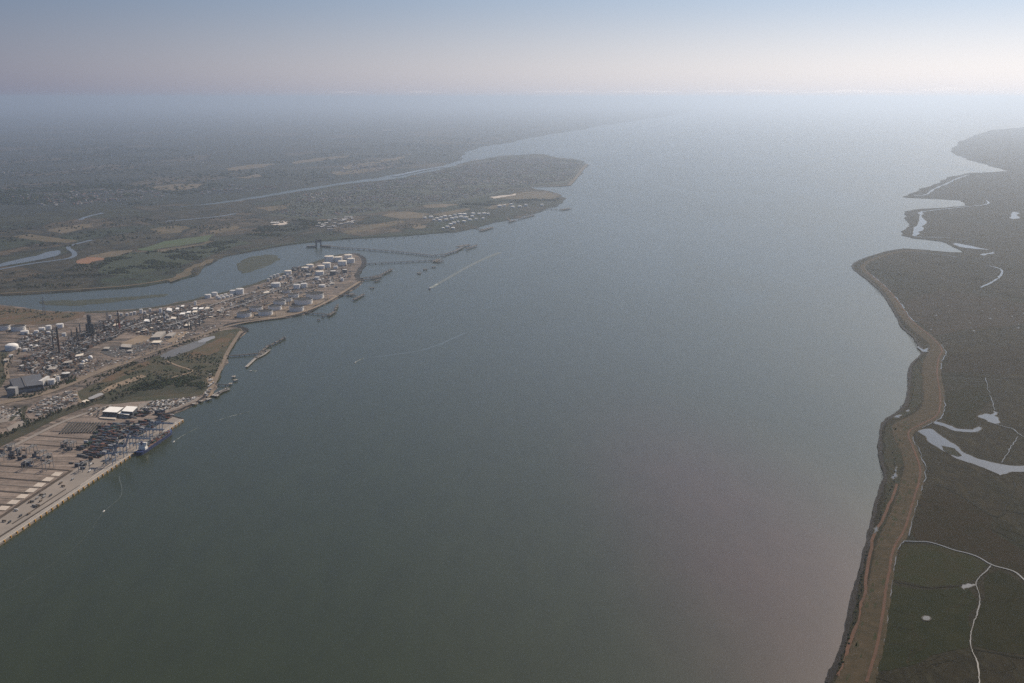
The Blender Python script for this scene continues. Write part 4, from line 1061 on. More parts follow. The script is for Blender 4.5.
# columns, chimneys
def column(x, yb, w, hpx, label, m1, name='process_column', cat='column', rings=3, group=None, ringm=None, base=LIND):
    k = mpp(x, yb); r = max(.8, w * k / 2); hh = hpx * k * 1.04
    p = stand(x, yb, r, base)
    t = tag(empty(name, p), label, cat, group)
    MB().lathe((0, 0, 0), [(r * 1.15, 0), (r, hh * .1), (r, hh * .9), (r * .8, hh * .97), (0, hh)], 12).build('shell', m1, t)
    for i in range(rings):
        z = hh * (i + 1) / (rings + .4)
        MB().cyl((0, 0, z), r * 1.45 + .4, .7, 12, bottom=True).build('platform', ringm or M_dkst, t)
    m = MB(); m.bar((r * 1.2, 0, 0), (r * 1.2, 0, hh * .95), .7); m.build('ladder', M_dkst, t)
    return t
def chimney(x, yb, w, hpx, label, m1, bands=(), mb_=None, taper=.6):
    k = mpp(x, yb); r = w * k / 2; hh = hpx * k * 1.04
    p = stand(x, yb, r)
    t = tag(empty('chimney', p), label, 'chimney')
    MB().lathe((0, 0, 0), [(r, 0), (r * (1 + taper) / 2, hh * .5), (r * taper, hh), (r * taper * .75, hh), (r * taper * .75, hh * .94), (0, hh * .94)], 16).build('stack', m1, t)
    for z0, z1 in bands:
        f0, f1 = r * (1 - (1 - taper) * z0) + .12, r * (1 - (1 - taper) * z1) + .12
        MB().lathe((0, 0, 0), [(f0, hh * z0), (f1, hh * z1)], 16).build('band', mb_, t)
    MB().lathe((0, 0, 0), [(r * taper + .15, hh * .97), (r * taper + .9, hh * .975), (r * taper + .9, hh * .985), (r * taper + .15, hh * .985)], 16).build('rim', M_dkst, t)
    return t
chimney(59.4, 354.6, 2.6, 27, 'tallest dark chimney rising over the left refinery', M_rust, [(.72, .95)], M_dkst, .62)
chimney(119.2, 329, 1.9, 18, 'slender rust coloured chimney near the creek', M_rust, [(.0, .3)], M_red, .6)
chimney(164.8, 323, 2.2, 13, 'chimney striped white and dark in mid refinery', M_white, [(.16, .34), (.52, .7), (.88, .99)], M_dkst, .8)
chimney(53.6, 350, 1.5, 17, 'thin dark stack just left of the tallest chimney', M_dkst)
chimney(77.5, 339.6, 1.6, 11, 'short dark stack right of the tallest chimney', M_dkst)
chimney(104, 332, 1.5, 10, 'short rusty stack between the towers', M_rust)
column(90.4, 336, 3.6, 21, 'huge dark cracking tower, tallest block of the refinery', M_bluegrey, cat='tower', name='cracking_tower', rings=5)
column(93.4, 337, 2.2, 13, 'dark column leaning close to the huge cracking tower', M_dkst, rings=3)
column(87.2, 334.6, 1.8, 11, 'lower dark column left of the huge cracking tower', M_dkst, rings=3)
rc = random.Random(21)
GC = 'slim columns of the process area'
for zone, n, lab in (([(58, 355), (66, 338), (80, 331), (86, 340), (76, 352)], 16, 'dark process column among pipework near the tallest chimney'),
                     ([(92, 342), (97, 328), (118, 321), (124, 327), (108, 337)], 14, 'dark process column among pipework near the cracking tower'),
                     ([(124, 328), (134, 320), (160, 314), (164, 320), (150, 328), (132, 332)], 12, 'grey process column in the middle of the refinery'),
                     ([(290, 273), (296, 268), (312, 268), (314, 273), (300, 277)], 8, 'dark process column in the block by the creek'),
                     ([(184, 332), (190, 327), (203, 323), (204, 328), (194, 333)], 8, 'dark process column in the pipe yard by the bank road')):
    for p in scatter(zone, n, rc):
        k = 3.6
        r = rc.uniform(1.2, 3.0); hh = rc.uniform(16, 38) if 'creek' not in lab else rc.uniform(14, 24)
        t = tag(empty('process_column', (p[0], p[1], LIND)), lab, 'column', GC)
        mm = rc.choice([M_dkst, M_dkst, M_bluegrey, M_steel, M_rust])
        MB().lathe((0, 0, 0), [(r * 1.2, 0), (r, hh * .12), (r, hh * .6), (r * .75, hh * .66), (r * .75, hh * .95), (0, hh)], 9).build('shell', mm, t)
        for i in range(2):
            MB().cyl((0, 0, hh * (.35 + .3 * i)), r * 1.6, .6, 9, bottom=True).build('platform', M_dkst, t)

# small process buildings, a named zone each
ZB = [
    ([(62, 358), (70, 342), (84, 334), (96, 340), (92, 350), (74, 358)], 34, 'small process unit by the tallest chimney', (4, 14), 'dark'),
    ([(94, 345), (100, 330), (124, 318), (134, 324), (118, 338), (104, 345)], 34, 'small process unit right of the cracking tower', (4, 14), 'dark'),
    ([(126, 330), (140, 317), (166, 311), (178, 316), (166, 327), (140, 334)], 34, 'small process unit in the middle of the refinery', (3, 10), 'mix'),
    ([(176, 330), (186, 318), (210, 309), (222, 312), (214, 320), (192, 330)], 26, 'small works unit between the dirt road and the bank', (3, 8), 'mix'),
    ([(214, 318), (222, 303), (244, 296), (256, 301), (238, 310), (224, 322)], 14, 'small works unit left of the big tanks', (2.5, 6), 'light'),
    ([(248, 298), (262, 285), (284, 279), (300, 283), (282, 292), (262, 300)], 16, 'small works unit behind the tank cluster', (2.5, 6), 'mix'),
    ([(290, 278), (292, 269), (314, 264), (322, 272), (306, 279)], 24, 'small process unit in the dark block by the creek', (4, 12), 'dark'),
    ([(312, 290), (322, 278), (348, 270), (352, 276), (334, 290)], 18, 'small works unit on the eastern point', (2.5, 6), 'mix'),
    ([(14, 347), (30, 334), (54, 333), (54, 345), (30, 352)], 26, 'small works unit among the tanks at the left edge', (3, 8), 'mix'),
    ([(16, 372), (26, 358), (52, 349), (58, 360), (44, 371)], 26, 'small works unit above the power house', (3, 9), 'mix'),
    ([(46, 386), (60, 371), (84, 362), (88, 366), (72, 377)], 20, 'small works unit on the road right of the power house', (3, 8), 'mix'),
]
WN = {'dark_steel': 'dark', 'blue_grey_roofing': 'slate blue', 'galvanised_steel': 'steel grey', 'rusty_steel': 'rusty', 'grey_cladding': 'grey', 'weathered_white': 'off white', 'brown_cladding': 'brown', 'cream_paint': 'cream'}
PAL = {'dark': [(M_dkst, M_bluegrey), (M_dkst, M_dkst), (M_bluegrey, M_steel), (M_rust, M_dkst)],
       'mix': [(M_grey, M_grey), (M_brown, M_cream), (M_dkst, M_bluegrey), (M_steel, M_offw), (M_rust, M_brown), (M_bluegrey, M_bluegrey), (M_dkst, M_rust)],
       'light': [(M_grey, M_offw), (M_grey, M_grey), (M_brown, M_cream), (M_dkst, M_brown)]}
dir_ref = (at(205, 303) - at(60, 355)); ref_rz = math.atan2(dir_ref.y, dir_ref.x)
for zone, n, lab, (h0, h1), pal in ZB:
    for p in scatter(zone, n, rc):
        w, d_, h_ = rc.uniform(7, 22), rc.uniform(6, 14), rc.uniform(h0, h1)
        wm, rm = rc.choice(PAL[pal])
        look = WN[wm.name] + ('' if wm is rm else ', ' + WN[rm.name] + ' roof') 
        t = tag(empty('process_unit', (p[0], p[1], LIND), ref_rz + rc.uniform(-.04, .04)), lab.replace('small', look if wm is rm else WN[wm.name], 1) + ('' if wm is rm else ', roof ' + WN[rm.name]), 'building', lab.replace('small ', WN[wm.name] + ' ').replace('unit', 'units') + ' with ' + WN[rm.name] + ' roofs')
        MB().box((0, 0, 0), (w, d_, h_)).build('wall', wm, t)
        MB().box((0, 0, h_ - .1), (w + .6, d_ + .6, .6)).build('roof', rm, t)
        if rc.random() < .5:
            MB().box((rc.uniform(-w, w) * .25, 0, h_ + .45), (w * .25, d_ * .4, rc.uniform(1, 3))).build('roof_unit', wm, t)

# pipe racks
for i, (x0, y0, x1, y1, lab) in enumerate([(40, 357, 92, 339, 'long pipe rack beside the pale dirt road on the left'), (66, 350, 104, 336, 'pipe rack below the cracking tower'), (98, 341, 140, 326, 'pipe rack in mid refinery along the dirt road'),
        (120, 331, 168, 315.5, 'pipe rack running to the striped chimney'), (168, 327, 214, 312, 'long pipe rack towards the tank farm'), (206, 308, 250, 294, 'pipe rack from the works to the tank farm'),
        (222, 312, 262, 299, 'pipe rack left of the big tanks'), (256, 299, 300, 282.5, 'pipe rack behind the big tanks'), (300, 283, 340, 271.5, 'pipe rack towards the eastern point'), (306, 293, 346, 277, 'pipe rack above the shore road'),
        (24, 346, 56, 337, 'pipe rack among the left tanks'), (140, 324, 178, 311, 'pipe rack behind the white silo')]):
    A, B = at(x0, y0, LIND), at(x1, y1, LIND)
    L = (B - A).length; rz = math.atan2((B - A).y, (B - A).x)
    t = tag(empty('pipe_rack', A, rz), lab, 'pipe rack')
    for j in range(4):
        m = MB(); m.bar((0, -3 + 2 * j, 6), (L, -3 + 2 * j, 6), .9); m.build('pipe', rc.choice([M_steel, M_offw, M_rust, M_steel]), t)
    legm = MB().box((0, 0, 0), (.8, 8, 5.5)).mesh('leg', M_dkst)
    for j in range(int(L / 30) + 1):
        put('leg', legm, t, (j * 30, 0, 0))
# dense pipework and valves nobody could count
m = MB()
for zone, n in (([(60, 357), (70, 340), (88, 331), (112, 321), (134, 322), (118, 338), (90, 349)], 1300), ([(126, 332), (140, 317), (176, 308), (212, 306), (214, 316), (190, 328), (150, 338)], 1100),
                ([(14, 350), (26, 335), (56, 330), (58, 347), (30, 354)], 420), ([(18, 372), (28, 358), (56, 349), (86, 350), (84, 362), (46, 380)], 620), ([(216, 320), (224, 302), (262, 286), (300, 270), (352, 264), (352, 278), (300, 300), (250, 316)], 520)):
    for p in scatter(zone, n, rc):
        m.mi = rc.choice([0, 0, 0, 1, 2, 2, 3])
        if rc.random() < .3:
            a = ref_rz + rc.choice([0, math.pi / 2]) + rc.uniform(-.05, .05); L = rc.uniform(15, 70); z = LIND + rc.uniform(1, 5)
            m.bar((p[0], p[1], z), (p[0] + L * math.cos(a), p[1] + L * math.sin(a), z), rc.uniform(.8, 1.8))
        else:
            m.box((p[0], p[1], LIND), (rc.uniform(2, 9), rc.uniform(2, 8), rc.uniform(1.5, 9)), ref_rz)
for zone, n in (([(110, 352), (150, 340), (240, 320), (290, 316), (240, 319), (170, 346), (120, 366)], 260), ([(0, 402), (20, 397), (78, 380), (120, 362), (100, 358), (60, 378), (20, 396)], 150), ([(26, 414), (40, 402), (76, 390), (78, 402), (50, 415)], 330), ([(0, 421), (0, 408), (22, 410), (20, 418)], 50), ([(140, 411), (152, 402), (200, 397.5), (186, 405), (164, 412)], 220)):
    for p in scatter(zone, n, rc):
        m.mi = rc.choice([0, 0, 1, 2, 3]); m.box((p[0], p[1], LIND + .4), (rc.uniform(2, 8), rc.uniform(2, 6), rc.uniform(.8, 3)), ref_rz + rc.choice([0, 0, .3]))
tag(m.build('pipework', [M_dkst, M_steel, M_rust, M_offw]), 'tangle of pipes, valves and small plant across the refinery', 'pipework', kind='stuff')

# power line towers by the creek
def pylon(x, yb, hpx, label):
    p = at(x, yb, LIND); k = mpp(x, yb); hh = hpx * k * 1.03
    t = tag(empty('pylon', p, facing(p)), label, 'pylon')
    w = hh * .085
    m = MB()
    for sx in (-1, 1):
        for sy in (-1, 1):
            m2 = MB(); m2.bar((sx * w, sy * w, 0), (sx * .8, sy * .8, hh * .98), 1.2); m2.build('leg', M_steel, t)
    for i in range(6):
        z0, z1 = hh * i / 6, hh * (i + 1) / 6
        f0, f1 = w * (1 - z0 / hh) + .8, w * (1 - z1 / hh) + .8
        for sy in (-1, 1):
            m.bar((-f0, sy * f0, z0), (f1, sy * f1, z1), .6); m.bar((f0, sy * f0, z0), (-f1, sy * f1, z1), .6)
    m.build('bracing', M_steel, t)
    for z, q in ((.7, .16), (.82, .13), (.94, .09)):
        m2 = MB(); m2.bar((-hh * q, 0, hh * z), (hh * q, 0, hh * z), 1.0); m2.build('cross_arm', M_steel, t)
pylon(44.2, 315, 17.5, 'tall lattice pylon standing at the creek bank')
pylon(107.4, 321, 8.5, 'shorter lattice pylon beyond the cracking tower')
# ================================================================== CONTAINER PORT
QZ = LIND + 1.05
Qa, Qb = at(183, 420, QZ), at(0, 543, QZ)
qu = (Qb - Qa); qu.z = 0; qlen = qu.length; qu.normalize()          # along the quay, towards the near end
qn = Vector((qu.y, -qu.x, 0))
if qn.dot(Vector((-1, 0, 0))) < 0: qn = -qn                          # inland
q_rz = math.atan2(qu.y, qu.x)
def port(a, b, z=QZ): return Vector((Qa.x, Qa.y, 0)) + qu * a + qn * b + Vector((0, 0, z))
def port_ab(x, y):
    p = at(x, y, QZ) - Vector((Qa.x, Qa.y, QZ)); return p.dot(qu), p.dot(qn)
Lq = qlen + 330
quay = tag(empty('quay', port(0, 0, 0), q_rz), 'long straight concrete quay wall with orange fenders', 'quay')
sgn = 1 if Vector((-math.sin(q_rz), math.cos(q_rz), 0)).dot(qn) > 0 else -1
m = MB(); m.box((Lq / 2 - 2, sgn * 6, -2), (Lq + 4, 12, LIND + 4.2)); m.build('wall', M_conc2, quay)
m = MB(); m.box((Lq / 2 - 2, sgn * 1.0, LIND + 2.2), (Lq + 4, 1.6, .5)); m.build('cope', M_pad, quay)
fm = MB().box((0, 0, 0), (2.6, 2.2, 5.4)).mesh('fender', M_yellow)
NF = int(Lq / 21)
for i in range(NF): put('fender', fm, quay, (6 + i * 21, -sgn * 1.1, -.4))
m = MB()
for off in (4.0, 8.5): m.box((Lq / 2, sgn * off, LIND + 2.2), (Lq - 8, .5, .25))
m.build('crane_rail', M_dkst, quay)

# yard lines and pads
M_line = mat('dark_stack_line', (.045, .038, .034), .9, (.06, .05, .045), .05, spec=.15)
BASEY = LIND + .6
def line(px, w, label, m_=None, dz=.5, name='yard_line'):
    return ribbon(name, gpx(px, BASEY), w, BASEY + dz, m_ or M_line, label, 'yard line', group='dark track lines of the container yard')
for px, w, lab in (([(37, 435.4), (97.5, 440)], 5, 'dark track line at the back of the container yard'), ([(24, 444), (96, 448.6)], 5, 'dark track line, second from the back of the yard'),
                   ([(-60, 461), (0, 465.6), (69, 470.6)], 6, 'dark track line ending at the last pale pad'), ([(-80, 471), (0, 478), (50, 482)], 6, 'dark track line between the second and third pale pads'),
                   ([(-80, 483), (0, 491), (28, 493.4)], 6, 'dark track line between the fourth and fifth pale pads'), ([(-80, 497), (0, 504.5), (12.5, 505.7)], 6, 'dark track line near the left end of the pale pads'),
                   ([(56, 421.5), (96, 424)], 4, 'thin dark line behind the trailer rows'), ([(50, 431), (110, 434.4)], 4, 'thin dark line in front of the trailer rows')):
    line(px, w, lab)
for px, w, lab in (([(30, 439.6), (96, 444.2)], 2.2, 'thin pale lane line at the back of the yard'), ([(12, 448.4), (92, 453.6)], 2.2, 'thin pale lane line behind the stacking cranes'), ([(-60, 466.4), (0, 471.4), (60, 475.8)], 2.2, 'thin pale lane line between the last two pads'), ([(-80, 477), (0, 484.4), (38, 487.4)], 2.4, 'thin pale lane line between the middle pads'), ([(-80, 490), (0, 497.6), (20, 499.4)], 2.4, 'thin pale lane line near the left pads'), ([(-60, 452), (0, 457), (84, 462.8)], 2.2, 'thin pale lane line under the stacking cranes')):
    line(px, w, lab, M_conc)
for px, w, lab in (([(-90, 580), (0, 517.5), (71.5, 470.6)], 9, 'brown track running along the landward side of the apron'), ([(-90, 600), (0, 536.6), (80.5, 485.4)], 5, 'dark lane line close to the quay edge'),
                   ([(12, 524), (40, 506), (66, 489)], 3.2, 'grey lane line in the middle of the apron'), ([(30, 519), (90, 479), (112, 463)], 2.5, 'pale lane line on the apron')):
    ribbon('lane_line', gpx(px, LIND + .7), w, LIND + 1.25, M_pad if 'pale' in lab else (M_rail if 'brown' in lab else M_line), lab, 'lane line')
for i, (x, y, lab) in enumerate([(57, 474, 'pale concrete pad nearest the container stacks'), (48, 479.2, 'pale concrete pad, second from the stacks'), (39.6, 484.8, 'pale concrete pad, third from the stacks'), (31.4, 490.2, 'pale concrete pad in the middle of the row'),
                                 (22.6, 496.2, 'pale concrete pad, third from the left edge'), (13.6, 502, 'pale concrete pad, second from the left edge'), (3.4, 508, 'pale concrete pad at the left edge'), (-7, 514.4, 'pale concrete pad beyond the left edge')]):
    s = 1 + (y - 474) * .004
    sheet('concrete_pad', gpx([(x - 6.6 * s, y + 1.7 * s), (x - 1.6 * s, y - 1.9 * s), (x + 6.2 * s, y - 1.4 * s), (x + 1.6 * s, y + 2.3 * s)], LIND + .7), LIND + 1.2, M_pad, lab, 'pad')

# containers
CM = [mat('container_' + n, c, .6, tuple(q * .8 for q in c), .3) for n, c in (('navy', (.034, .041, .062)), ('rust', (.15, .06, .045)), ('grey', (.16, .165, .17)), ('green', (.03, .08, .06)), ('white', (.55, .55, .54)), ('blue', (.05, .085, .15)), ('brown', (.13, .075, .05)), ('orange', (.30, .14, .07)))]
CN = ['navy', 'rust red', 'grey', 'green', 'white', 'blue', 'brown', 'orange']
CW = [12, 3, 5, 3, 1, 3, 4, .5]
def container_mesh(m_):
    mb = MB(); mb.box((0, 0, 0), (12.2, 2.44, 2.6))
    for i in range(7):
        for s in (-1, 1): mb.box((-5.1 + i * 1.7, s * 1.25, .15), (.8, .07, 2.3))
    return mb.mesh('container', m_)
CME = [container_mesh(q) for q in CM]
rp = random.Random(77)
blk = at(97, 440, QZ) - at(38, 435.2, QZ); blk.z = 0; b_rz = math.atan2(blk.y, blk.x)
bu = Vector((math.cos(b_rz), math.sin(b_rz), 0)); bn = Vector((-bu.y, bu.x, 0))
zone = gpx([(92, 437), (104, 424), (120, 416), (133, 416), (141, 411.5), (158, 411), (177, 417), (160, 428), (146, 436), (122, 448), (96, 461), (80, 465), (70, 461), (84, 446)], QZ)
cells = []
zc = Vector((sum(p[0] for p in zone) / len(zone), sum(p[1] for p in zone) / len(zone), 0))
for i in range(-24, 25):
    for j in range(-60, 61):
        if i % 6 == 5 or j % 9 in (7, 8): continue                    # lanes between the blocks
        p = zc + bu * (i * 13.4) + bn * (j * 3.1)
        if inside((p.x, p.y), zone) and noise.noise((p.x * .012, p.y * .012, 3)) > -.38: cells.append((p, noise.noise((p.x * .02, p.y * .02, 9))))
stack = []
for p, q in cells:
    n = max(0, min(5, int(2.4 + q * 3.2 + rp.uniform(-1.2, 1.3))))
    for l in range(n): stack.append((p.y + (n - 1 - l) * 120, p, l, n))
stack.sort(key=lambda s: s[0])
print('containers', len(stack))
placed = [s for s in stack if s[2] == s[3] - 1]                      # the top ones are the ones in view
placed = placed[::max(1, len(placed) // 230)][:230]
pk = {id(s) for s in placed}
rest = [MB() for _ in CM]
for s in stack:
    _, p, l, n = s
    k = rp.choices(range(8), CW)[0]
    loc = (p.x + rp.uniform(-.3, .3), p.y, QZ - .4 + l * 2.62)
    if id(s) in pk:
        xs = 512 + F * loc[0] / (loc[1] * CT + (H - loc[2]) * ST); lv = ['on the ground', 'second from the ground', 'third up', 'fourth up', 'fifth up'][l]
        wh = 'near the first crane' if xs < 100 else 'in the left block' if xs < 116 else 'in the middle block' if xs < 132 else 'below the warehouse' if xs < 148 else 'at the quay end'
        tag(put('shipping_container', CME[k], None, loc, b_rz), CN[k] + ' shipping container ' + wh + ', top of its stack, ' + lv, 'container', CN[k] + ' containers ' + wh + ' ' + lv)
    else:
        rest[k].box(loc, (12.2, 2.44, 2.58), b_rz)
m = MB()
for k, mb in enumerate(rest):
    m.mi = k; m.add(mb.v, mb.f)
tag(m.build('container_stacks', CM), 'dense stacks of mixed shipping containers behind the ship', 'containers', kind='stuff')

# container ship alongside
sa, sb = port_ab(165.5, 431), port_ab(131, 453.5)
s_len = abs(sb[0] - sa[0]); s_mid = (sa[0] + sb[0]) / 2
BW = 22.0
ship = tag(empty('container_ship', port(s_mid, -BW / 2 - 3.5, 0), q_rz + (0 if True else math.pi)), 'blue hulled container ship with white bridge moored along the quay', 'ship')
hl = s_len / 2
def hull_rows(z, k):
    out = []
    for f, w in ((-1, .62), (-.96, .9), (-.8, 1), (.55, 1), (.78, .86), (.92, .5), (1.0 + .02 * k, .04)):
        out.append((-f * hl, w * BW / 2 * (1 if k else .86), z))
    return out
mb = MB()
lo, hi = hull_rows(-1.5, 0), hull_rows(8.5, 1)
vs = lo + [(x, -y, z) for x, y, z in lo] + hi + [(x, -y, z) for x, y, z in hi]
n = len(lo); fs = []
for i in range(n - 1):
    fs += [(i, i + 1, 2 * n + i + 1, 2 * n + i), (n + i + 1, n + i, 3 * n + i, 3 * n + i + 1), (2 * n + i, 2 * n + i + 1, 3 * n + i + 1, 3 * n + i)]
fs += [(0, 2 * n, 3 * n, n)]
mb.add(vs, fs); mb.build('hull', M_hull, ship)
mb = MB(); mb.box((hl * .72, 0, 8.5), (14, BW * .9, 5)); mb.box((hl * .72, 0, 13.5), (11, BW * .8, 9)); mb.box((hl * .72 - 2, 0, 22.5), (7, BW * 1.0, 3)); br = mb.build('bridge', M_white, ship)
mb = MB(); mb.box((hl * .72 - 5.6, 0, 23.3), (.4, BW * .94, 1.3)); mb.build('window', M_glassd, br)
mb = MB(); mb.box((hl * .72 + 5, 0, 22.5), (5, 4, 8)); mb.build('funnel', M_hull, ship)
mb = MB(); mb.bar((-hl * .9, 0, 8.5), (-hl * .9, 0, 22), .8); mb.build('mast', M_white, ship)
mb = MB()
for i in range(8): mb.box((hl * .5 - i * hl * .165, 0, 8.5), (hl * .15, BW * .82, .8))
mb.build('hatch', M_rust, ship)
ssg = 1
for i in range(8):
    for j in range(7):
        for l in range(rp.choice([1, 2, 2, 3])):
            k = rp.choices(range(8), CW)[0]
            w = Vector((hl * .5 - i * hl * .165, (j - 3) * 2.55, 0))
            q = Vector((ship.location.x, ship.location.y, 0)) + Vector((w.x * math.cos(q_rz) - w.y * math.sin(q_rz), w.x * math.sin(q_rz) + w.y * math.cos(q_rz), 9.3 + 2.62 * l))
            if rp.random() < .42 : tag(put('shipping_container', CME[k], None, q, q_rz), CN[k] + ' shipping container loaded on the blue ship', 'container', CN[k] + ' containers on the ship')

# quay cranes
def quay_crane(a, label, up=False):
    p = port(a, 6.2, QZ + .9)
    t = tag(empty('quay_crane', p, q_rz), label, 'crane')
    s = -sgn                                   # local y towards the water
    Hh = 27
    for lx in (-8, 8):
        for ly in (0, -18 * s):
            m = MB(); m.bar((lx, ly, 0), (lx, ly, Hh), 1.2); m.build('leg', M_blue, t)
    for ly in (0, -18 * s):
        m = MB(); m.bar((-8, ly, 12), (8, ly, 12), 1.5); m.bar((-8, ly, Hh), (8, ly, Hh), 1.8); m.build('portal_beam', M_blue, t)
    for lx in (-3.5, 3.5):
        m = MB(); m.bar((lx, -32 * s, Hh + 1.5), (lx, 2 * s, Hh + 1.5), 1.5, 2.2); m.build('girder', M_blue, t)
        m = MB(); e = (lx, 16 * s, Hh + 38) if up else (lx, 38 * s, Hh + 1.5)
        m.bar((lx, 2.2 * s, Hh + 1.5), e, 1.3, 2.0); m.build('boom', M_blue, t)
        m = MB(); m.bar((lx, -2 * s, Hh + 1), (lx * .4, 0, Hh + 19), 1.2); m.bar((lx, -18 * s, Hh + 1), (lx * .4, 0, Hh + 19), .9); m.build('frame_top', M_blue, t)
        m = MB(); m.bar((lx * .4, 0, Hh + 19), (lx, (12 if up else 26) * s, Hh + (28 if up else 2.5)), .5); m.build('stay', M_dkst, t)
    m = MB(); m.box((0, -24 * s, Hh + 2.4), (7, 10, 4)); m.build('machine_house', M_grey, t)
    m = MB(); m.box((0, 8 * s, Hh - 2.5), (3, 3, 2.4)); m.build('cab', M_offw, t)
for x, y, lab, up in ((113, 464.5, 'blue quay crane farthest left with its boom raised', True), (124.5, 457, 'blue quay crane just left of the ship with boom raised', True), (137, 448.6, 'blue quay crane over the ship stern', False), (150, 439.6, 'blue quay crane over the middle of the ship', False), (160, 433, 'blue quay crane by the bow of the ship', False)):
    quay_crane(port_ab(x, y)[0], lab, up)

# stacking cranes in the yard
def stack_crane(x, y, label, w=28, hh=19):
    p = at(x, y, QZ)
    t = tag(empty('stacking_crane', p, b_rz), label, 'crane', 'grey stacking cranes of the container yard')
    for sx in (-6, 6):
        for sy in (-w / 2, w / 2):
            m = MB(); m.bar((sx, sy, 0), (sx * .7, sy, hh), 1.1); m.build('leg', M_steel, t)
        m = MB(); m.bar((sx * .7, -w / 2, hh), (sx * .7, w / 2, hh), 1.6, 2.2); m.build('girder', M_steel, t)
    m = MB(); m.box((0, w * rp.uniform(-.3, .3), hh + 1.2), (5, 4, 2.4)); m.build('trolley', M_grey, t)
for x, y, lab in ((10, 452, 'grey stacking crane at the far left of the yard'), (20, 455.5, 'grey stacking crane left of the white one'), (32, 453.6, 'grey stacking crane in the middle of the left group'), (42, 458.6, 'grey stacking crane, left of two close together'), (47, 462, 'grey stacking crane, right of two close together'),
                  (66, 448, 'grey stacking crane by the second track line, left'), (72, 449.5, 'grey stacking crane by the second track line, right'), (28, 468, 'grey stacking crane near the dark stored boxes'), (48, 469.5, 'grey stacking crane at the third track line'), (2, 463, 'grey stacking crane at the left picture edge'), (84, 470, 'grey stacking crane beside the apron stacks')):
    stack_crane(x, y, lab)
# loose dark stacks under those cranes
for zone_, n, lab in (([(0, 462), (0, 448), (26, 449), (54, 457), (56, 468), (28, 470)], 26, 'dark container standing under the stacking cranes at left'), ([(60, 452), (64, 444), (80, 447), (78, 454)], 8, 'dark container by the pair of stacking cranes'), ([(66, 468), (84, 455), (100, 458), (84, 472)], 14, 'dark container on the apron near the stacks')):
    for p in scatter(zone_, n, rp):
        for l in range(rp.choice([1, 2, 3])):
            k = rp.choice([0, 0, 2, 5, 6])
            tag(put('shipping_container', CME[k], None, (p[0], p[1], QZ - .4 + l * 2.62), b_rz), CN[k] + ' ' + lab.replace('dark ', ''), 'container', CN[k] + ' containers dotted over the yard')

# parked trailers
def trailer_mesh(m_):
    mb = MB(); mb.mi = 0; mb.box((0, 0, 1.3), (13, 2.6, 2.7)); mb.mi = 1; mb.box((0, 0, .9), (13.2, 1.6, .35))
    for x in (-5, -3.8, 4.4): mb.box((x, 0, 0), (1.0, 2.5, 1.0))
    return mb.mesh('trailer', [m_, M_dkst])
TME = [trailer_mesh(q) for q in (M_dkst, M_bluegrey, M_grey, M_offw, CM[5], M_brown)]
ORD = 'first second third fourth fifth sixth seventh eighth ninth tenth eleventh twelfth thirteenth fourteenth'.split()
for i in range(13):
    A, B = at(60.5 + i * 3.05, 433 - i * .12, QZ), at(69 + i * 2.95, 423.4 + i * .05, QZ)
    n = 11; rz = math.atan2((B - A).y, (B - A).x)
    for j in range(n):
        p = A + (B - A) * (j / (n - 1))
        if rp.random() < .06: continue
        tag(put('parked_trailer', TME[rp.choice([0, 0, 0, 0, 1])], None, (p.x, p.y, QZ - .4), rz), 'dark trailer parked in the %s slanting row from the left' % ORD[i], 'trailer', 'trailers of the %s slanting row' % ORD[i])
for i in range(9):
    A, B = at(33 + i * 4.6, 414 - i * 1.9, LIND), at(41 + i * 4.2, 416.5 - i * 2.0, LIND)
    for px0, py0, px1, py1 in ((30 + i * 4.4, 412.6 - i * 2.15, 34.5 + i * 4.4, 410.4 - i * 2.15), (36 + i * 4.2, 416.8 - i * 1.8, 40.5 + i * 4.2, 414.6 - i * 1.8)):
        A, B = at(px0, py0, LIND), at(px1, py1, LIND); rz = math.atan2((B - A).y, (B - A).x)
        for j in range(6):
            if rp.random() < .2: continue
            p = A + (B - A) * (j / 5 * 1.4)
            k = rp.choice([0, 0, 1, 2, 3, 5, 5]); tn = ['dark', 'slate', 'grey', 'pale', 'blue', 'brown'][k]; wh = ('left', 'middle', 'right')[i // 3] + ' third of the ' + ('rear' if px0 < 34.6 + i * 4.2 else 'front') + ' row'
            tag(put('parked_trailer', TME[k], None, (p.x, p.y, LIND + .7), rz + math.pi / 2), tn + ' trailer in the storage lot, ' + wh, 'trailer', tn + ' trailers in the ' + wh)
# vans and trucks on apron and gravel yard
for zone_, n, lab, base in (([(4, 533), (40, 509), (86, 477), (116, 458), (122, 452), (90, 466), (40, 497), (4, 520)], 26, 'small vehicle driving on the grey quay apron', LIND + 1.0), ([(140, 411), (152, 403), (190, 399), (186, 404), (164, 411)], 70, 'vehicle stored on the grey gravel yard by the warehouse', LIND + .9), ([(84, 413), (112, 405.6), (100, 417), (92, 421)], 18, 'vehicle parked on the yard road left of the warehouse', LIND + 1.4)):
    for p in scatter(zone_, n, rp):
        k = rp.choice([0, 1, 2, 2, 3, 5, 5])
        o = put('parked_truck', TME[k], None, (p[0], p[1], base), q_rz + rp.choice([0, 0, math.pi / 2]))
        o.scale = (.7, 1, 1)
        vn = ['dark', 'slate', 'grey', 'white', 'blue', 'brown'][k] + ' '
        tag(o, vn + lab, 'truck', vn + lab.replace('vehicle', 'vehicles'))
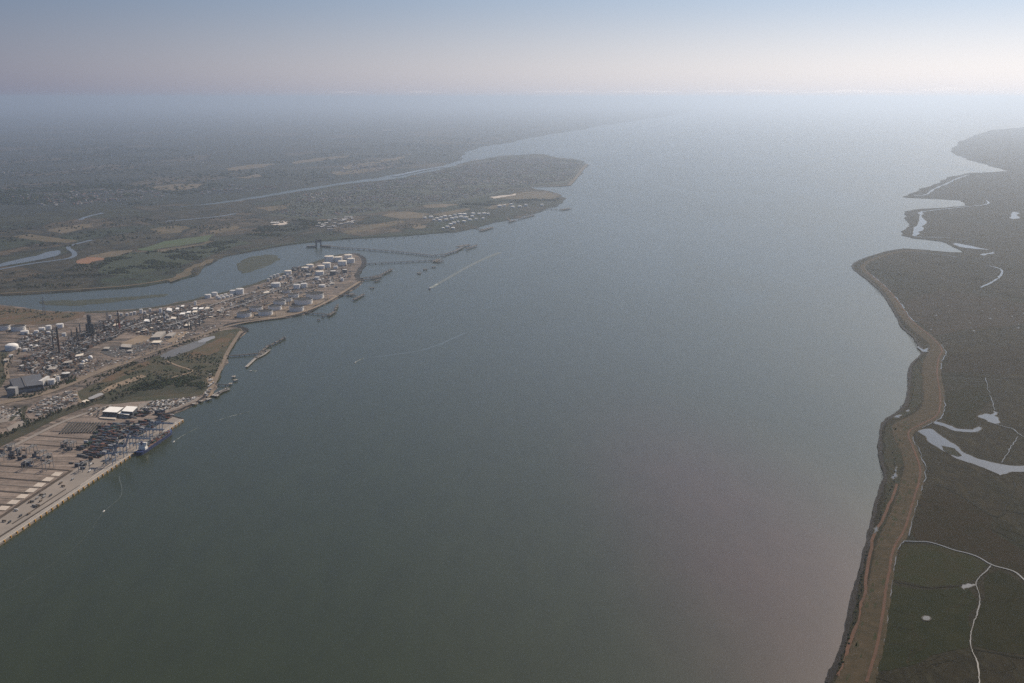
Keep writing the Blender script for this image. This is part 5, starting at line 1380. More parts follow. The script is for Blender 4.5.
# cars in the refinery car park
def car_mesh(m_):
    mb = MB(); mb.mi = 0; mb.box((0, 0, .35), (4.3, 1.8, .6)); mb.box((-.2, 0, .95), (2.3, 1.6, .55)); mb.mi = 1
    for x in (-1.3, 1.3): mb.box((x, 0, 0), (.6, 1.82, .6))
    return mb.mesh('car', [m_, M_dkst])
KM = [car_mesh(q) for q in (M_white, M_steel, M_dkst, M_red, CM[5])]
sheet('car_park', gpx([(100, 352.6), (112, 347), (134, 344.6), (150, 345), (146, 350), (130, 354), (112, 357)], LIND), LIND + .9, M_asph, 'grey car park in front of the flat roofed workshop', 'car park')
for r_ in range(5):
    A, B = at(106 + r_ * 3, 354.4 - r_ * 1.6, LIND), at(138 + r_ * 2, 350.6 - r_ * 1.3, LIND)
    rz = math.atan2((B - A).y, (B - A).x) + math.pi / 2
    for j in range(26):
        if rp.random() < .3: continue
        p = A + (B - A) * (j / 25)
        k = rp.choice([0, 0, 1, 1, 2, 3, 4]); cn = ['white', 'silver', 'dark', 'red', 'blue'][k]; rw = ['rear', 'second', 'middle', 'fourth', 'front'][r_]
        tag(put('parked_car', KM[k], None, (p.x, p.y, LIND + 1.0), rz), '%s car in the %s row of the refinery car park' % (cn, rw), 'car', '%s cars in the %s row of the car park' % (cn, rw))
# dirt head works at the dolphins
for p in scatter([(203, 396), (209, 387), (210, 376), (214, 378), (213, 388), (208, 398)], 26, rp):
    k = rp.choice([2, 3, 3, 5]); o = put('site_cabin', TME[k], None, (p[0], p[1], LIND + 1.1), rp.uniform(0, 3)); o.scale = (.6, 1.1, 1)
    tag(o, 'pale site cabin on the sandy works ground by the dolphins', 'cabin', 'site cabins by the dolphins')
# ================================================================== JETTIES, BOATS, WAKES, CLOUDS
rj = random.Random(4)
def jetty(px, w, label, heads=(), z=6.0, pile=24, mdeck=None, rail=True):
    pts = [at(x, y, z) for x, y in px]
    o = pts[0]
    t = tag(empty('jetty', (o.x, o.y, 0)), label, 'jetty')
    loc = [(p.x - o.x, p.y - o.y) for p in pts]
    mb = MB(); ribbon('deck', loc, w, z, None, mb=mb, thick=1.2); mb.build('deck', mdeck or (M_dkst if w > 13 else M_timber), t)
    mb = MB()
    for A, B in zip(loc, loc[1:]):
        mb.bar((A[0], A[1], z + .9), (B[0], B[1], z + .9), .9, .7)
    mb.build('pipeline', M_steel, t)
    pm = MB().bar((0, -w * .42, -2), (0, -w * .38, z - 1), pile * .06).bar((0, w * .42, -2), (0, w * .38, z - 1), pile * .06).bar((0, -w * .5, z - 1.6), (0, w * .5, z - 1.6), 1.0).mesh('pile_bent', M_dkst)
    for A, B in zip(loc, loc[1:]):
        L = math.hypot(B[0] - A[0], B[1] - A[1]); rz = math.atan2(B[1] - A[1], B[0] - A[0])
        for i in range(max(1, int(L / pile))):
            f = (i + .5) / max(1, int(L / pile))
            put('pile_bent', pm, t, (A[0] + (B[0] - A[0]) * f, A[1] + (B[1] - A[1]) * f, 0), rz)
    for (x0, y0, x1, y1, hw) in heads:
        A, B = at(x0, y0, z), at(x1, y1, z)
        rz = math.atan2((B - A).y, (B - A).x); L = (B - A).length
        c = ((A.x + B.x) / 2 - o.x, (A.y + B.y) / 2 - o.y)
        mb = MB(); mb.box((c[0], c[1], z - 1.4), (L, hw, 1.9), rz)
        hd = mb.build('head_platform', M_timber, t)
        for i in range(max(2, int(L / 18))):
            f = (i + .5) / max(2, int(L / 18)) - .5
            q = (c[0] + L * f * math.cos(rz), c[1] + L * f * math.sin(rz))
            mb = MB(); mb.bar((q[0], q[1], -2), (q[0], q[1], z - 1.2), hw * .7, 1.4); mb.build('pile', M_dkst, hd)
            if i % 2 == 0:
                mb = MB(); mb.bar((q[0], q[1], z), (q[0], q[1], z + rj.uniform(7, 14)), 1.3); mb.box((q[0] + 2, q[1], z + .4), (6, 5, rj.uniform(2, 4))); mb.build('loading_arm', M_steel, hd)
    return t
jetty([(323, 245.4), (345, 247.4), (372, 249), (395, 251), (415, 253), (433, 255.2), (445, 253.8), (456, 250.4), (463, 246.6)], 19, 'very long jetty curving out from the creek mouth to an island head', [(457.5, 246.4, 469.5, 244.6, 34), (466, 248.6, 477, 244.8, 16)], 8, 34)
jetty([(366, 263.4), (385, 262.4), (410, 261.2), (434, 260)], 14, 'long thin straight jetty below the curving one', [(434, 261.5, 439, 258.8, 26), (437, 262, 443, 260.4, 14)], 6, 30)
jetty([(356, 278.6), (372, 276.4), (381, 274.4), (391, 269.4)], 12, 'dark refinery jetty bending outward beside the point', [(371, 277.6, 382, 275.6, 16), (383, 273.4, 392, 268.8, 13)], 7, 20)
jetty([(358, 280.4), (374, 278.2), (381, 276.4)], 10, 'short second jetty alongside the dark refinery jetty', [(374, 281, 380, 279.2, 14)], 6, 20)
jetty([(337, 294.8), (349, 294.6), (357, 295.2)], 10, 'jetty with a slanting head below the shore road', [(353, 299.6, 364, 294, 14), (346, 294.4, 354, 293.4, 20)], 6, 18)
jetty([(306, 312.4), (320, 313.4), (328, 314)], 9, 'jetty at the corner tank with a hooked head', [(328, 315.4, 335, 311, 14), (334.5, 310, 337.6, 304.4, 10)], 6, 18)
jetty([(226, 355.6), (242, 354.6), (257, 353.2)], 9, 'wooden jetty from the embankment to two berthing heads', [(258, 354, 269, 344.6, 9), (269, 345.6, 285, 337.4, 7)], 5, 16)
jetty([(269.5, 349.4), (264, 354), (255, 358.4), (246, 366.8)], 9, 'detached berthing pontoon in front of the wooden jetty', [(255, 358, 268.5, 349.6, 15)], 4, 16, M_conc2)
jetty([(213, 395.6), (221, 391.4), (228, 388.6)], 16, 'broad pale pontoon at the sandy works ground', [(216.5, 394, 228.5, 388.2, 12)], 4, 16, M_conc2)
jetty([(215, 383.6), (222, 384.4), (229, 384.8)], 4, 'thin walkway from the embankment to the dolphins', [], 5, 14)
jetty([(474, 227.4), (480, 228.6), (488, 229.4)], 12, 'dark jetty left of the island tank shore', [(480, 230.6, 492.6, 227, 26)], 6, 34)
jetty([(506.8, 217.6), (511, 221)], 12, 'short jetty with a bar shaped head on the island shore', [(508.6, 221.6, 516, 219.8, 24)], 6, 34)
jetty([(518, 219), (524, 217.4)], 10, 'narrow slanting jetty on the island shore', [(523, 217.6, 534, 214.6, 22)], 6, 34)
jetty([(545, 208.6), (554, 208.9), (562, 209.2)], 10, 'faint jetty reaching out from the headland', [(561.6, 209.6, 570, 208.2, 40)], 6, 34)

# flood barrier at the creek mouth
p = at(318.5, 247, 0)
t = tag(empty('flood_barrier', p, facing(p)), 'dark flood barrier with two tall gate towers in the creek mouth', 'flood barrier')
for s in (-1, 1):
    m = MB(); m.box((s * 14, 0, -2), (9, 12, 50)); m.box((s * 14, 0, 48), (11, 14, 3)); m.build('tower', M_bluegrey, t)
m = MB(); m.box((0, 0, 40), (20, 8, 5)); m.build('bridge_beam', M_bluegrey, t)
m = MB(); m.box((0, 0, 27), (19, 3, 12.8)); m.build('gate_leaf', M_steel, t)
m = MB(); m.box((-46, 0, -2), (56, 7, 12)); m.box((46, 0, -2), (56, 7, 12)); m.build('pier_wall', M_conc2, t)

# dolphins: mooring platforms on piles
def dolphin(x, y, s, label, group=None, mt=None):
    p = at(x, y, 0)
    t = tag(empty('mooring_dolphin', p, rj.uniform(0, 1.5)), label, 'mooring dolphin', group)
    m = MB(); m.box((0, 0, 4), (s, s * .8, 1.6)); m.build('platform', mt or M_timber, t)
    for sx in (-1, 1):
        for sy in (-1, 1):
            m = MB(); m.bar((sx * s * .36, sy * s * .28, -2), (sx * s * .36, sy * s * .28, 4), s * .1); m.build('pile', M_dkst, t)
    m = MB(); m.cyl((0, 0, 5.6), .8, 2, 8); m.build('bollard', M_dkst, t)
for x, y, s, lab in ((318.6, 320.4, 12, 'small dark dolphin off the corner tank'), (323, 317.4, 12, 'small dark dolphin nearest the hooked jetty'), (284, 338.6, 12, 'lone small dolphin beyond the wooden jetty'), (372, 288.6, 20, 'lone square dolphin off the refinery point'),
                     (425, 270, 22, 'square dolphin, right of two in open water'), (419, 273.8, 24, 'square dolphin, left of two in open water'), (433.6, 267.6, 22, 'dolphin just below the straight jetty head'), (444, 256.8, 18, 'small dolphin under the curving jetty')):
    dolphin(x, y, s, lab)
for x, y, s, lab in ((233.6, 377.8, 13, 'farthest of the pale dolphins by the walkway'), (235.4, 381.4, 13, 'pale dolphin, second in the bent line'), (230.4, 385, 12, 'pale dolphin beside the walkway end'), (226.6, 390, 12, 'pale dolphin at the tip of the pontoon'),
                     (216.6, 397, 14, 'pale dolphin just below the pontoon root'), (208.4, 400.4, 16, 'large pale dolphin off the gravel yard corner'), (201, 402.4, 12, 'pale dolphin off the gravel yard'), (194.2, 405, 13, 'nearest pale dolphin, close to the quay end')):
    dolphin(x, y, s, lab, mt=M_conc2)

# boats
def boat(x, y, heading, L, label, name='motor_boat', cat='boat', hm=None):
    p = at(x, y, 0)
    t = tag(empty(name, (p.x, p.y, 0), heading), label, cat)
    w = L * .28; hgt = L * .11
    prof = ((-.5, .8), (-.2, 1), (.2, .9), (.4, .5), (.5, .05))
    lo = [(f * L * .96, q * w / 2 * .75, -.4) for f, q in prof]; hi = [(f * L, q * w / 2, hgt) for f, q in prof]
    n = 5; vs = lo + [(a, -b, c) for a, b, c in lo] + hi + [(a, -b, c) for a, b, c in hi]; fs = []
    for i in range(n - 1): fs += [(i + 1, i, 2 * n + i, 2 * n + i + 1), (n + i, n + i + 1, 3 * n + i + 1, 3 * n + i), (2 * n + i + 1, 2 * n + i, 3 * n + i, 3 * n + i + 1)]
    fs += [(0, n, 3 * n, 2 * n)]
    m = MB(); m.add(vs, fs); m.build('hull', hm or M_hull, t)
    m = MB(); m.box((-L * .05, 0, hgt), (L * .34, w * .62, L * .11)); m.box((-L * .02, 0, hgt + L * .11), (L * .18, w * .5, L * .07)); cab_ = m.build('cabin', M_white, t)
    m = MB(); m.box((L * .125, 0, hgt + L * .045), (L * .012, w * .5, L * .045)); m.build('window', M_glassd, cab_)
    m = MB(); m.bar((-L * .05, 0, hgt + L * .18), (-L * .05, 0, hgt + L * .36), L * .012); m.build('mast', M_steel, t)
    return t
t_foam = NT('wake_foam')
fn = t_foam.noise(.06, detail=5).outputs[0]
M_foam = t_foam.done(t_foam.ramp(fn, [(.35, (.30, .33, .32)), (.58, (.05, .066, .055))]), .8, .2)
M_thin = mat('thin_foam', (.085, .10, .092), .5, (.04, .055, .046), .05, spec=.5)
M_calm = mat('smooth_wake_water', (.033, .043, .030), .26, (.040, .050, .036), .01, spec=.5)
def wake(px, w, label, m_=None, z=.25, amp=.05, k=2):
    return ribbon('wake', rough_line(smooth(gpx(px), k), amp, 1, rnd=rj), w, z, m_ or M_foam, label, 'wake', kind='stuff')
def head(a, b):
    A, B = at(*a), at(*b); return math.atan2(B.y - A.y, B.x - A.x)
boat(429.6, 289, head((460, 272), (429, 289)), 30, 'fast white topped launch running ahead of the long broad wake', 'pilot_launch')
wl_ = [(430.5, 288.2), (436, 285), (442, 281.5), (450, 277), (460, 271), (475, 263), (488, 257), (500, 252.5)]
wk = smooth(gpx(wl_), 2); n = len(wk)
ribbon('wake', wk[:int(n * .26)], [5 + 15 * math.sin(min(1, i / (n * .12)) * math.pi / 2) for i in range(int(n * .26))], .3, M_foam, 'broad white foaming wake behind the fast launch', 'wake', kind='stuff')
ribbon('wake', wk[int(n * .24):], [20 + 10 * i / n for i in range(n - int(n * .24))], .2, M_thin, 'long fading part of the broad wake', 'wake', kind='stuff')
boat(355.2, 362.6, head((363, 358), (355, 362.6)), 11, 'small white boat with a short wake in mid river', hm=M_white)
wake([(355.6, 362.3), (359, 360.2), (363.5, 358)], 4, 'short white wake in mid river')
boat(173.6, 442, head((186, 434), (173.6, 442)), 10, 'small white boat heading along the quay', hm=M_white)
wake([(174, 441.6), (178, 438.6), (186, 433.6), (197, 428.4)], 1.7, 'curved thin wake behind the boat near the ship')
wake([(215, 421.8), (222, 418.8), (232, 416), (250, 411.5)], 2.0, 'thin wake trailing far from the boat near the ship')
wake([(197, 428.4), (206, 425), (215, 421.8)], 1.0, 'faint middle part of the thin wake', M_thin)
boat(103.6, 511.6, head((112, 504), (103.6, 511.6)), 9, 'small open boat near the quay', hm=M_white)
wake([(104, 511.2), (110, 506.4), (115, 502.4), (119.5, 498.6), (122, 493), (121.6, 486), (119.6, 481), (119, 476)], 1.6, 'hooked thin wake close to the quay', M_thin)
wake([(2, 592), (20, 584), (44, 570), (80, 545), (103, 512)], .7, 'very faint old wake near the bottom left', M_thin)
boat(250, 371.2, head((256, 371), (250, 371.4)), 10, 'small workboat near the berthing pontoon', hm=M_white)
wake([(250.6, 371), (253, 370.6), (256.4, 371.2)], 10, 'short foam patch behind the workboat')
for px, lab in (([(470, 266), (500, 262), (540, 252), (590, 240), (640, 222)], 'long faint smooth streak in the middle of the river'), ([(560, 262), (585, 252), (620, 240)], 'short faint smooth streak in mid river'),
                ([(376, 357), (400, 354), (430, 349), (465, 333)], 'faint smooth streak near the small boat')):
    wake(px, 12, lab, M_calm, .12)
mb_rng = random.Random(31)
for i, (x, y) in enumerate([(349, 239.9), (358, 239.2), (366, 238.6), (371, 238.4), (378, 238), (386, 237.6), (395, 237.2), (404, 236.8), (412, 236.4), (418, 235.8), (428, 235.2), (437, 234.6), (446, 233.6), (352, 243)]):
    boat(x, y + .8, mb_rng.uniform(0, 6), 14, 'small boat moored off the island shore', 'moored_boat', 'boat', hm=mb_rng.choice([M_dkst, M_white, M_hull]))['group'] = 'boats moored off the island shore'
# navigation mark by the island shore
def buoy(x, y, label, m_):
    p = at(x, y, 0); t = tag(empty('buoy', p), label, 'buoy')
    MB().lathe((0, 0, -.5), [(2.2, 0), (2.6, 1.4), (1.2, 2.4), (.8, 7), (0, 8)], 10).build('float', m_, t)
    m = MB(); m.box((0, 0, 7.4), (1.6, 1.6, 1.6)); m.build('top_mark', m_, t)
buoy(704, 209, 'tiny dark buoy in open water to the right', M_dkst)
buoy(424, 236.6, 'tall dark beacon buoy off the island shore', M_dkst)

# ================================================================== CLOUD BANK beyond the haze
M_cloud = mat('cloud', (.86, .86, .88), 1.0, (.80, .80, .83), .0004, spec=0)
nt_ = M_cloud.node_tree
o_ = [q for q in nt_.nodes if q.type == 'OUTPUT_MATERIAL'][0]
v_ = nt_.nodes.new('ShaderNodeVolumePrincipled')
v_.inputs['Color'].default_value = (.97, .97, .98, 1); v_.inputs['Density'].default_value = 6e-5; v_.inputs['Anisotropy'].default_value = .3
for l_ in list(o_.inputs['Surface'].links): nt_.links.remove(l_)
nt_.links.new(v_.outputs[0], o_.inputs['Volume'])
rcld = random.Random(9)
def cloud(x, y, wpx, hpx, label, dist=270000):
    az = math.atan((x - 512) / F)
    el = math.atan((EYE - y) / F)
    c = Vector((math.sin(az) * dist, math.cos(az) * dist, H + math.tan(el) * dist))
    k = dist / F
    m = MB()
    for i in range(16):
        f = rcld.uniform(-.5, .5)
        s = (1 - (2 * f) ** 2) * .8 + .25
        rx, rz = wpx * k * rcld.uniform(.10, .2), hpx * k * .5 * s * rcld.uniform(.6, 1.2)
        m.lathe((f * wpx * k, rcld.uniform(-.2, .2) * wpx * k, rz * .3), [(0, -rz * .35)] + [(rx * math.cos(R(a)) * (1.0), rz * math.sin(R(a))) for a in (-18, 5, 28, 50, 72)] + [(0, rz)], 12)
    o = m.build('cloud', M_cloud, None, c, -az)
    for p in o.data.polygons: p.use_smooth = True
    return tag(o, label, 'cloud')
# ================================================================== TREES, BUSHES, TOWNS
rg = random.Random(64)
M_leaf = [mat('foliage_' + n, c, .95, tuple(q * .6 for q in c), .25, spec=.1) for n, c in (('dark', (.022, .036, .018)), ('mid', (.034, .052, .022)), ('olive', (.050, .055, .026)))]
M_bark = mat('bark', (.06, .045, .035), .95)
def crown_mesh(m_, seed, n=16):
    q = random.Random(seed); mb = MB()
    for i in range(n):
        a = q.uniform(0, 6.28); rr_ = q.uniform(0, 2.6); z = q.uniform(3.4, 8.4); rr_ *= 1.15 - abs(z - 5.4) / 5
        mb.blob((rr_ * math.cos(a), rr_ * math.sin(a), z), q.uniform(.9, 1.8), q.uniform(.8, 1.4), q, 5)
    return mb.mesh('crown', m_)
def trunk_mesh():
    mb = MB(); mb.cyl((0, 0, -.3), .38, 4.6, 7, .2)
    for a in (0.3, 2.2, 4.4): mb.bar((0, 0, 3.2), (1.5 * math.cos(a), 1.5 * math.sin(a), 5.6), .18)
    return mb.mesh('trunk', M_bark)
CR = [crown_mesh(M_leaf[i % 3], 40 + i) for i in range(6)]
TRK = trunk_mesh()
def tree(p, base, s, label, group, ci=None):
    t = tag(empty('tree', (p[0], p[1], base), rg.uniform(0, 6.28)), label, 'tree', group)
    t.scale = (s * rg.uniform(.85, 1.2), s * rg.uniform(.85, 1.2), s)
    put('trunk', TRK, t); put('crown', CR[rg.randrange(6) if ci is None else ci], t)
def along(px, n, jit, base):
    w = gpx(px, base); out = []
    L = [math.dist(a, b) for a, b in zip(w, w[1:])]; T = sum(L)
    for i in range(n):
        d = (i + rg.random()) / n * T
        for (a, b), l in zip(zip(w, w[1:]), L):
            if d <= l: out.append((a[0] + (b[0] - a[0]) * d / l + rg.uniform(-jit, jit), a[1] + (b[1] - a[1]) * d / l + rg.uniform(-jit, jit))); break
            d -= l
    return out
for px, n, jit, lab in (([(0, 439), (30, 425), (58, 413), (84, 405), (106, 398.5)], 70, 9, 'dark tree in the overgrown railway belt'),
                        ([(8, 396), (30, 397), (46, 391), (62, 384), (76, 378)], 42, 6, 'dark tree in the row in front of the power house'),
                        ([(14, 408), (20, 413), (22, 419), (34, 425)], 18, 5, 'tree in the hedge between the brown lots'),
                        ([(2, 384), (6, 372), (10, 362), (22, 352)], 20, 8, 'tree beside the tan lane at the left edge'),
                        ([(112, 401), (130, 394), (150, 386), (164, 380)], 40, 14, 'tree in the dark belt behind the warehouses'),
                        ([(84, 388), (104, 378), (126, 368), (150, 359), (168, 350)], 40, 6, 'tree beside the broad tan service road'),
                        ([(170, 349), (196, 339.5), (222, 330.5)], 24, 5, 'tree on the bank above the lagoon')):
    for p in along(px, n, jit, LIND): tree(p, LIND + .5, rg.uniform(.7, 1.35), lab, lab.replace('tree', 'trees', 1))
# scrub bushes and distant woods that read as one mass
def bushes(zones, base, name, label, clump=.004, cut=.0):
    m = MB()
    for zone, n, s0, s1 in zones:
        for p in scatter(zone, int(n * 1.5), rg):
            if noise.noise((p[0] * clump, p[1] * clump * 1.6, 6)) + .5 * noise.noise((p[0] * clump * 4, p[1] * clump * 5, 2)) < cut: continue
            m.mi = rg.choice([0, 0, 1, 2]); s = rg.uniform(s0, s1)
            m.blob((p[0], p[1], base + s * .4), s, s * rg.uniform(.6, .9), rg, 5)
    return tag(m.build(name, M_leaf), label, 'scrub', kind='stuff')
bushes([([(78, 398), (100, 384), (150, 362), (206, 340), (236, 330), (226, 358), (208, 388), (150, 399), (106, 403)], 1100, 1.5, 4), ([(0, 446), (0, 436), (58, 412), (106, 397.5), (106, 400), (60, 417)], 600, 1.5, 4),
        ([(104, 401), (140, 384), (190, 377), (206, 380), (204, 390), (150, 397)], 900, 1.5, 5), ([(-80, 400), (-60, 350), (6, 352), (4, 380)], 300, 2, 5), ([(0, 322), (0, 308), (60, 312.5), (80, 314), (60, 322)], 220, 1.5, 4),
        ([(8, 399), (30, 399), (76, 379), (76, 382), (40, 396)], 260, 1.5, 3.5), ([(78, 385), (150, 355), (226, 328), (226, 330), (150, 359), (84, 388)], 400, 1.5, 3.5)], LIND + .4, 'scrub', 'rough bushes over the scrubland and railway belt')
bushes([([(98, 268), (108, 258), (128, 253), (160, 252), (190, 249), (215, 243), (240, 241), (252, 243), (228, 249), (205, 258), (180, 266), (150, 272), (110, 275)], 2600, 4, 9),
        ([(80, 262), (60, 275), (140, 280), (176, 272), (200, 260), (150, 262)], 500, 3, 7), ([(0, 292), (0, 272), (80, 270), (110, 285), (60, 289)], 500, 2, 6),
        ([(240, 245), (290, 232), (340, 222), (400, 219), (440, 226), (380, 232), (300, 240)], 260, 3, 7), ([(240, 240), (260, 226), (300, 220), (330, 218), (330, 224), (280, 236)], 1100, 4, 10),
        ([(120, 240), (180, 224), (250, 212), (260, 222), (190, 240)], 400, 4, 8), ([(452, 208), (470, 203), (560, 198.5), (558, 201), (500, 205), (470, 208)], 700, 5, 11), ([(0, 250), (0, 225), (90, 222), (150, 215), (180, 222), (120, 245)], 420, 5, 10)], LM + .8, 'marsh_woods', 'dark woods and hedges on the marsh beyond the creek', .0045, .10)
far_z = [([(-250, 214), (-220, 150), (60, 140), (180, 150), (240, 180), (150, 206), (60, 208)], 5200, 10, 26), ([(180, 200), (230, 170), (330, 150), (430, 140), (500, 135), (450, 155), (380, 172), (280, 190)], 1800, 10, 26), ([(0, 215), (0, 190), (120, 184), (210, 196), (120, 206)], 2200, 8, 18)]
m = MB()
for zone, n, s0, s1 in far_z:
    for p in scatter(zone, n, rg):
        if noise.noise((p[0] * .0007, p[1] * .0007, 1)) + .35 * noise.noise((p[0] * .003, p[1] * .003, 5)) < -.02: continue
        m.mi = rg.choice([0, 0, 1]); s = rg.uniform(s0, s1)
        m.blob((p[0], p[1], LN + s * .25), s, s * .5, rg, 5)
tag(m.build('far_woods', M_leaf), 'dark far woods on the hazy plain at upper left', 'woods', kind='stuff')
bushes([([(268, 214), (296, 197), (370, 184.5), (450, 169), (516, 158), (580, 161), (570, 180), (505, 190), (440, 203), (360, 214), (300, 218)], 5200, 3.5, 8)], LM + 1.3, 'town_trees', 'garden trees between the houses of the island town', .002, -.25)

# houses
def house_mesh(wm, rm, w=11, d=8, h=5.2, r=3.2):
    mb = MB(); mb.mi = 0; mb.box((0, 0, 0), (w, d, h)); mb.mi = 1
    x, y = w / 2 + .4, d / 2 + .4
    mb.add([(-x, -y, h), (x, -y, h), (x, y, h), (-x, y, h), (-x, 0, h + r), (x, 0, h + r)], [(0, 1, 5, 4), (2, 3, 4, 5), (0, 4, 3), (1, 2, 5)])
    mb.mi = 0; mb.box((w * .3, 0, h + r - .9), (1, 1, 2))
    return mb.mesh('house', [wm, rm])
HME = [house_mesh(a, b, w) for a, b, w in ((M_cream, M_roofred, 11), (M_white, M_slate, 12), (M_brick, M_roofred, 10), (M_grey, M_slate, 14), (M_offw, M_roofred, 18))]
town = [(272, 213.5), (292, 209.5), (298, 196.5), (332, 190), (370, 184.2), (410, 179.5), (450, 169), (480, 162.5), (516, 158.5), (546, 158), (568, 161), (581, 163.6), (574, 172), (566, 181.5), (545, 183), (526, 185), (505, 190), (480, 196.6), (450, 201.5), (425, 203.5), (395, 208), (360, 213.4), (330, 217.4), (304, 217.6)]
hp = scatter(town, 6200, rg)
hp = [p for p in hp if noise.noise((p[0] * .0016, p[1] * .0016, 4)) + .7 * noise.noise((p[0] * .006, p[1] * .006, 4)) > -.16]
hp.sort(key=lambda p: p[1])
street = lambda p: .3 + .6 * round(2 * noise.noise((p[0] * .0006, p[1] * .0006, 8))) + (math.pi / 2 if rg.random() < .3 else 0)
for p in hp[:240]:
    k = rg.randrange(5)
    xs = 512 + F * p[0] / p[1]
    wh = [w for lim, w in ((300, 'by the marsh woods'), (318, 'west of the white sheds'), (345, 'east of the white sheds'), (370, 'above the tan fields'), (395, 'beside the straw field'), (9999, 'close behind the oil tanks')) if xs < lim][0]
    lk = ['cream walled house under a red tiled roof', 'white house under a grey slate roof', 'brick house under a red tiled roof', 'long pale house under a grey roof', 'long pale terrace under a red roof'][k]
    tag(put('house', HME[k], None, (p[0], p[1], LM + 1.2), street(p)), lk + ', ' + wh, 'house', lk + ' ' + wh)
m = MB()
wmat = [M_cream, M_white, M_brick, M_offw, M_roofred, M_slate, M_grey]
def add_house(p, base, s=1.0):
    w, d, h = rg.uniform(9, 20) * s, rg.uniform(8, 11) * s, rg.uniform(4, 7) * s; rz = street(p)
    m.mi = rg.choice([0, 2, 3, 6, 6]); m.box((p[0], p[1], base), (w, d, h), rz)
    m.mi = rg.choice([4, 5, 4, 5, 5, 6]); ca, sa = math.cos(rz), math.sin(rz)
    x, y = w / 2 + .3, d / 2 + .3
    vs = [(-x, -y, h), (x, -y, h), (x, y, h), (-x, y, h), (-x, 0, h + 3 * s), (x, 0, h + 3 * s)]
    m.add([(p[0] + a * ca - b * sa, p[1] + a * sa + b * ca, base + c) for a, b, c in vs], [(0, 1, 5, 4), (2, 3, 4, 5), (0, 4, 3), (1, 2, 5)])
for p in hp[240:]: add_house(p, LM + 1.2)
tag(m.build('town_houses', wmat), 'closely packed houses of the island town', 'houses', kind='stuff')
m = MB()
for zone, n in (([(-200, 205), (-180, 175), (40, 172), (140, 186), (170, 198), (60, 206)], 1500), ([(190, 196), (250, 180), (330, 168), (420, 160), (380, 172), (280, 190)], 500), ([(60, 172), (120, 150), (260, 138), (400, 128), (420, 138), (250, 160), (150, 178)], 700)):
    for p in scatter(zone, n, rg):
        if noise.noise((p[0] * .0005, p[1] * .0005, 14)) > .05: add_house(p, LN, 1.5)
tag(m.build('far_houses', wmat), 'far towns scattered over the hazy plain', 'houses', kind='stuff')
# white sheds of the town's working edge
for p in scatter([(316, 230), (320, 222), (346, 217), (356, 219), (352, 226), (330, 231)], 34, rg):
    o = put('shed', house_mesh(M_grey, M_offw if rg.random() < .6 else M_grey, rg.uniform(18, 38), rg.uniform(18, 26), 6, 1.5), None, (p[0], p[1], LM + 1.0), rg.choice([.4, .4 + math.pi / 2]))
    tag(o, 'white roofed shed in the works at the west end of the town', 'shed', 'white sheds west of the town')
for x, y, w, lab in ((388, 131.6, 260, 'bright pale building far out on the plain'), (275, 223.6, 60, 'white shed alone on the marsh works yard'), (545, 165.4, 50, 'tall pale block near the eastern point of the town'), (476, 160, 60, 'pale block on the north edge of the town')):
    p = at(x, y, LN)
    t = tag(empty('large_shed', (p.x, p.y, LM), .2), lab, 'building')
    MB().box((0, 0, 0), (w, w * .5, w * .14)).build('wall', M_cream, t); MB().box((0, 0, w * .14 - .1), (w + 2, w * .5 + 2, 1)).build('roof', M_white, t)

# bushes and reeds on the right shore
BM = [MB().blob((0, 0, .8), 1.6, 1.3, random.Random(s), 6).blob((1.2, .4, .6), 1.1, .9, random.Random(s + 9), 5).blob((-.9, .8, .7), 1.2, 1.0, random.Random(s + 5), 5).mesh('bush', M_leaf[s % 2]) for s in range(4)]
for px, n, lab in (([(836, 676), (849, 640), (858, 606), (862, 580), (868, 552)], 50, 'dark bush on the stony shore near the bottom right'), ([(880, 520), (886, 500), (893, 484), (896, 470), (893, 450)], 36, 'dark bush along the salting below the wall'),
                   ([(911, 404), (915, 388), (914, 372), (922, 358)], 24, 'dark bush in the hollow of the right shore')):
    for p in along(px, n, 3.0, LK):
        o = put('bush', BM[rg.randrange(4)], None, (p[0], p[1], LK + .4), rg.uniform(0, 6)); s = rg.uniform(.6, 1.3); o.scale = (s, s, s)
        tag(o, lab, 'bush', lab.replace('dark bush', 'bushes'))
m = MB()
for i, p in enumerate(along([(815, 730), (829, 683), (847, 636), (859, 580), (872, 528), (884, 486), (881, 445), (886, 421), (908, 402), (909, 372), (922, 354), (908, 332), (889, 302), (868, 280), (852, 267)], 2600, 4.5, LK)):
    s = rg.uniform(.5, 1.5); m.blob((p[0], p[1], LK + .2), s, s * .5, rg, 4)
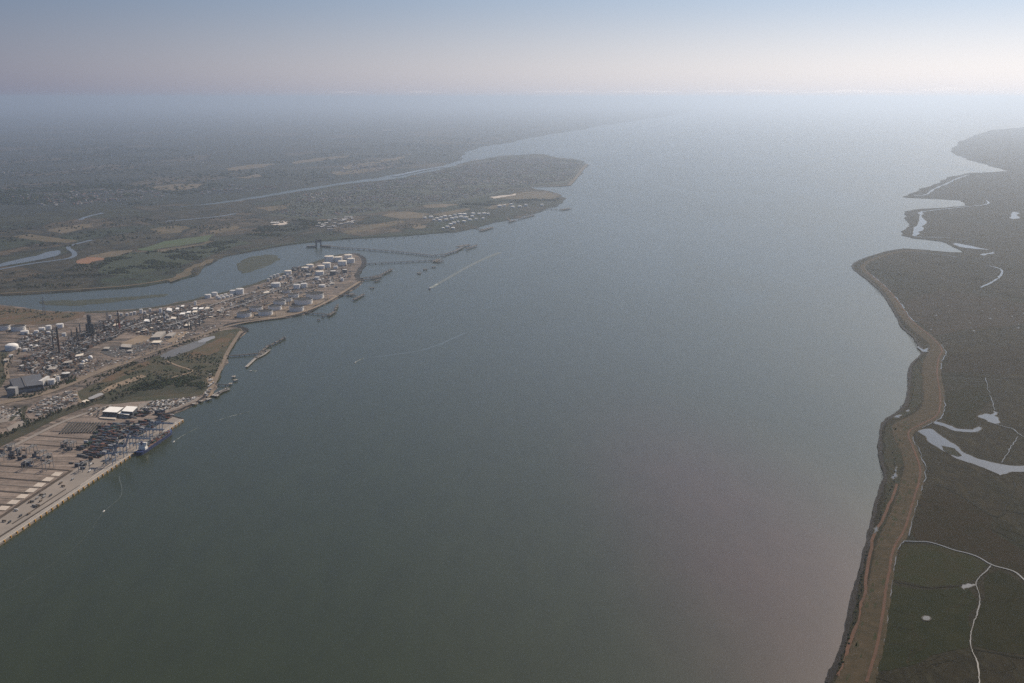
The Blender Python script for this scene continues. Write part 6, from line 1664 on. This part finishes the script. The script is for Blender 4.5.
tag(m.build('shore_stones', M_shore), 'loose dark stones and weed along the right shore', 'stones', kind='stuff')
m = MB()
for p in scatter([(830, 690), (900, 545), (925, 470), (945, 400), (940, 345), (1030, 330), (1060, 690)], 6000, rg):
    if noise.noise((p[0] * .006, p[1] * .006, 2)) < .02: continue
    s = rg.uniform(.5, 1.4); m.blob((p[0], p[1], LK + .1), s, s * .5, rg, 4)
tag(m.build('grass_tussocks', mat('tussock', (.016, .016, .008), .95, (.022, .019, .010), .05, spec=.05)), 'coarse grass tussocks over the grazing marsh', 'grass', kind='stuff')
# clouds
for x, y, w, h, lab in ((308, 92.5, 14, 3, 'small bright cloud over the left horizon'), (328, 92.6, 8, 2.4, 'tiny cloud right of the first small cloud'), (352, 92.2, 30, 3, 'pale cloud bank over the left centre horizon'), (425, 92, 34, 3, 'faint cloud bank at the centre horizon'),
                        (560, 91.6, 60, 3, 'long faint cloud bank over the estuary mouth'), (640, 91.6, 60, 3, 'pale cloud bank over the open sea'), (740, 91.4, 80, 4, 'long pale cloud bank over the bright water'), (850, 92, 90, 4, 'grey cloud bank left of the darkest clouds'),
                        (945, 91, 60, 6, 'darkest grey cloud over the right horizon'), (1010, 93, 40, 4, 'grey cloud at the right edge')):
    cloud(x, y + .8, w, h * .9, lab)
# ================================================================== the hazy air
hm = bpy.data.materials.new('hazy_air'); hm.use_nodes = True
hm.node_tree.nodes.clear()
ho = hm.node_tree.nodes.new('ShaderNodeOutputMaterial')
hv = hm.node_tree.nodes.new('ShaderNodeVolumePrincipled')
hv.inputs['Color'].default_value = (.77, .865, .985, 1)
hv.inputs['Density'].default_value = HAZE_D
hv.inputs['Anisotropy'].default_value = .80
hm.node_tree.links.new(hv.outputs[0], ho.inputs['Volume'])
mb = MB()
W = FAR + 300
mb.box((0, (FAR - 3000) / 2, -3.0), (2 * W, FAR + 3000 + 600, H + 3.0 + 60.0))
haze = mb.build('haze', hm)
tag(haze, 'pale blue summer haze thickening towards the horizon', 'haze', kind='stuff')
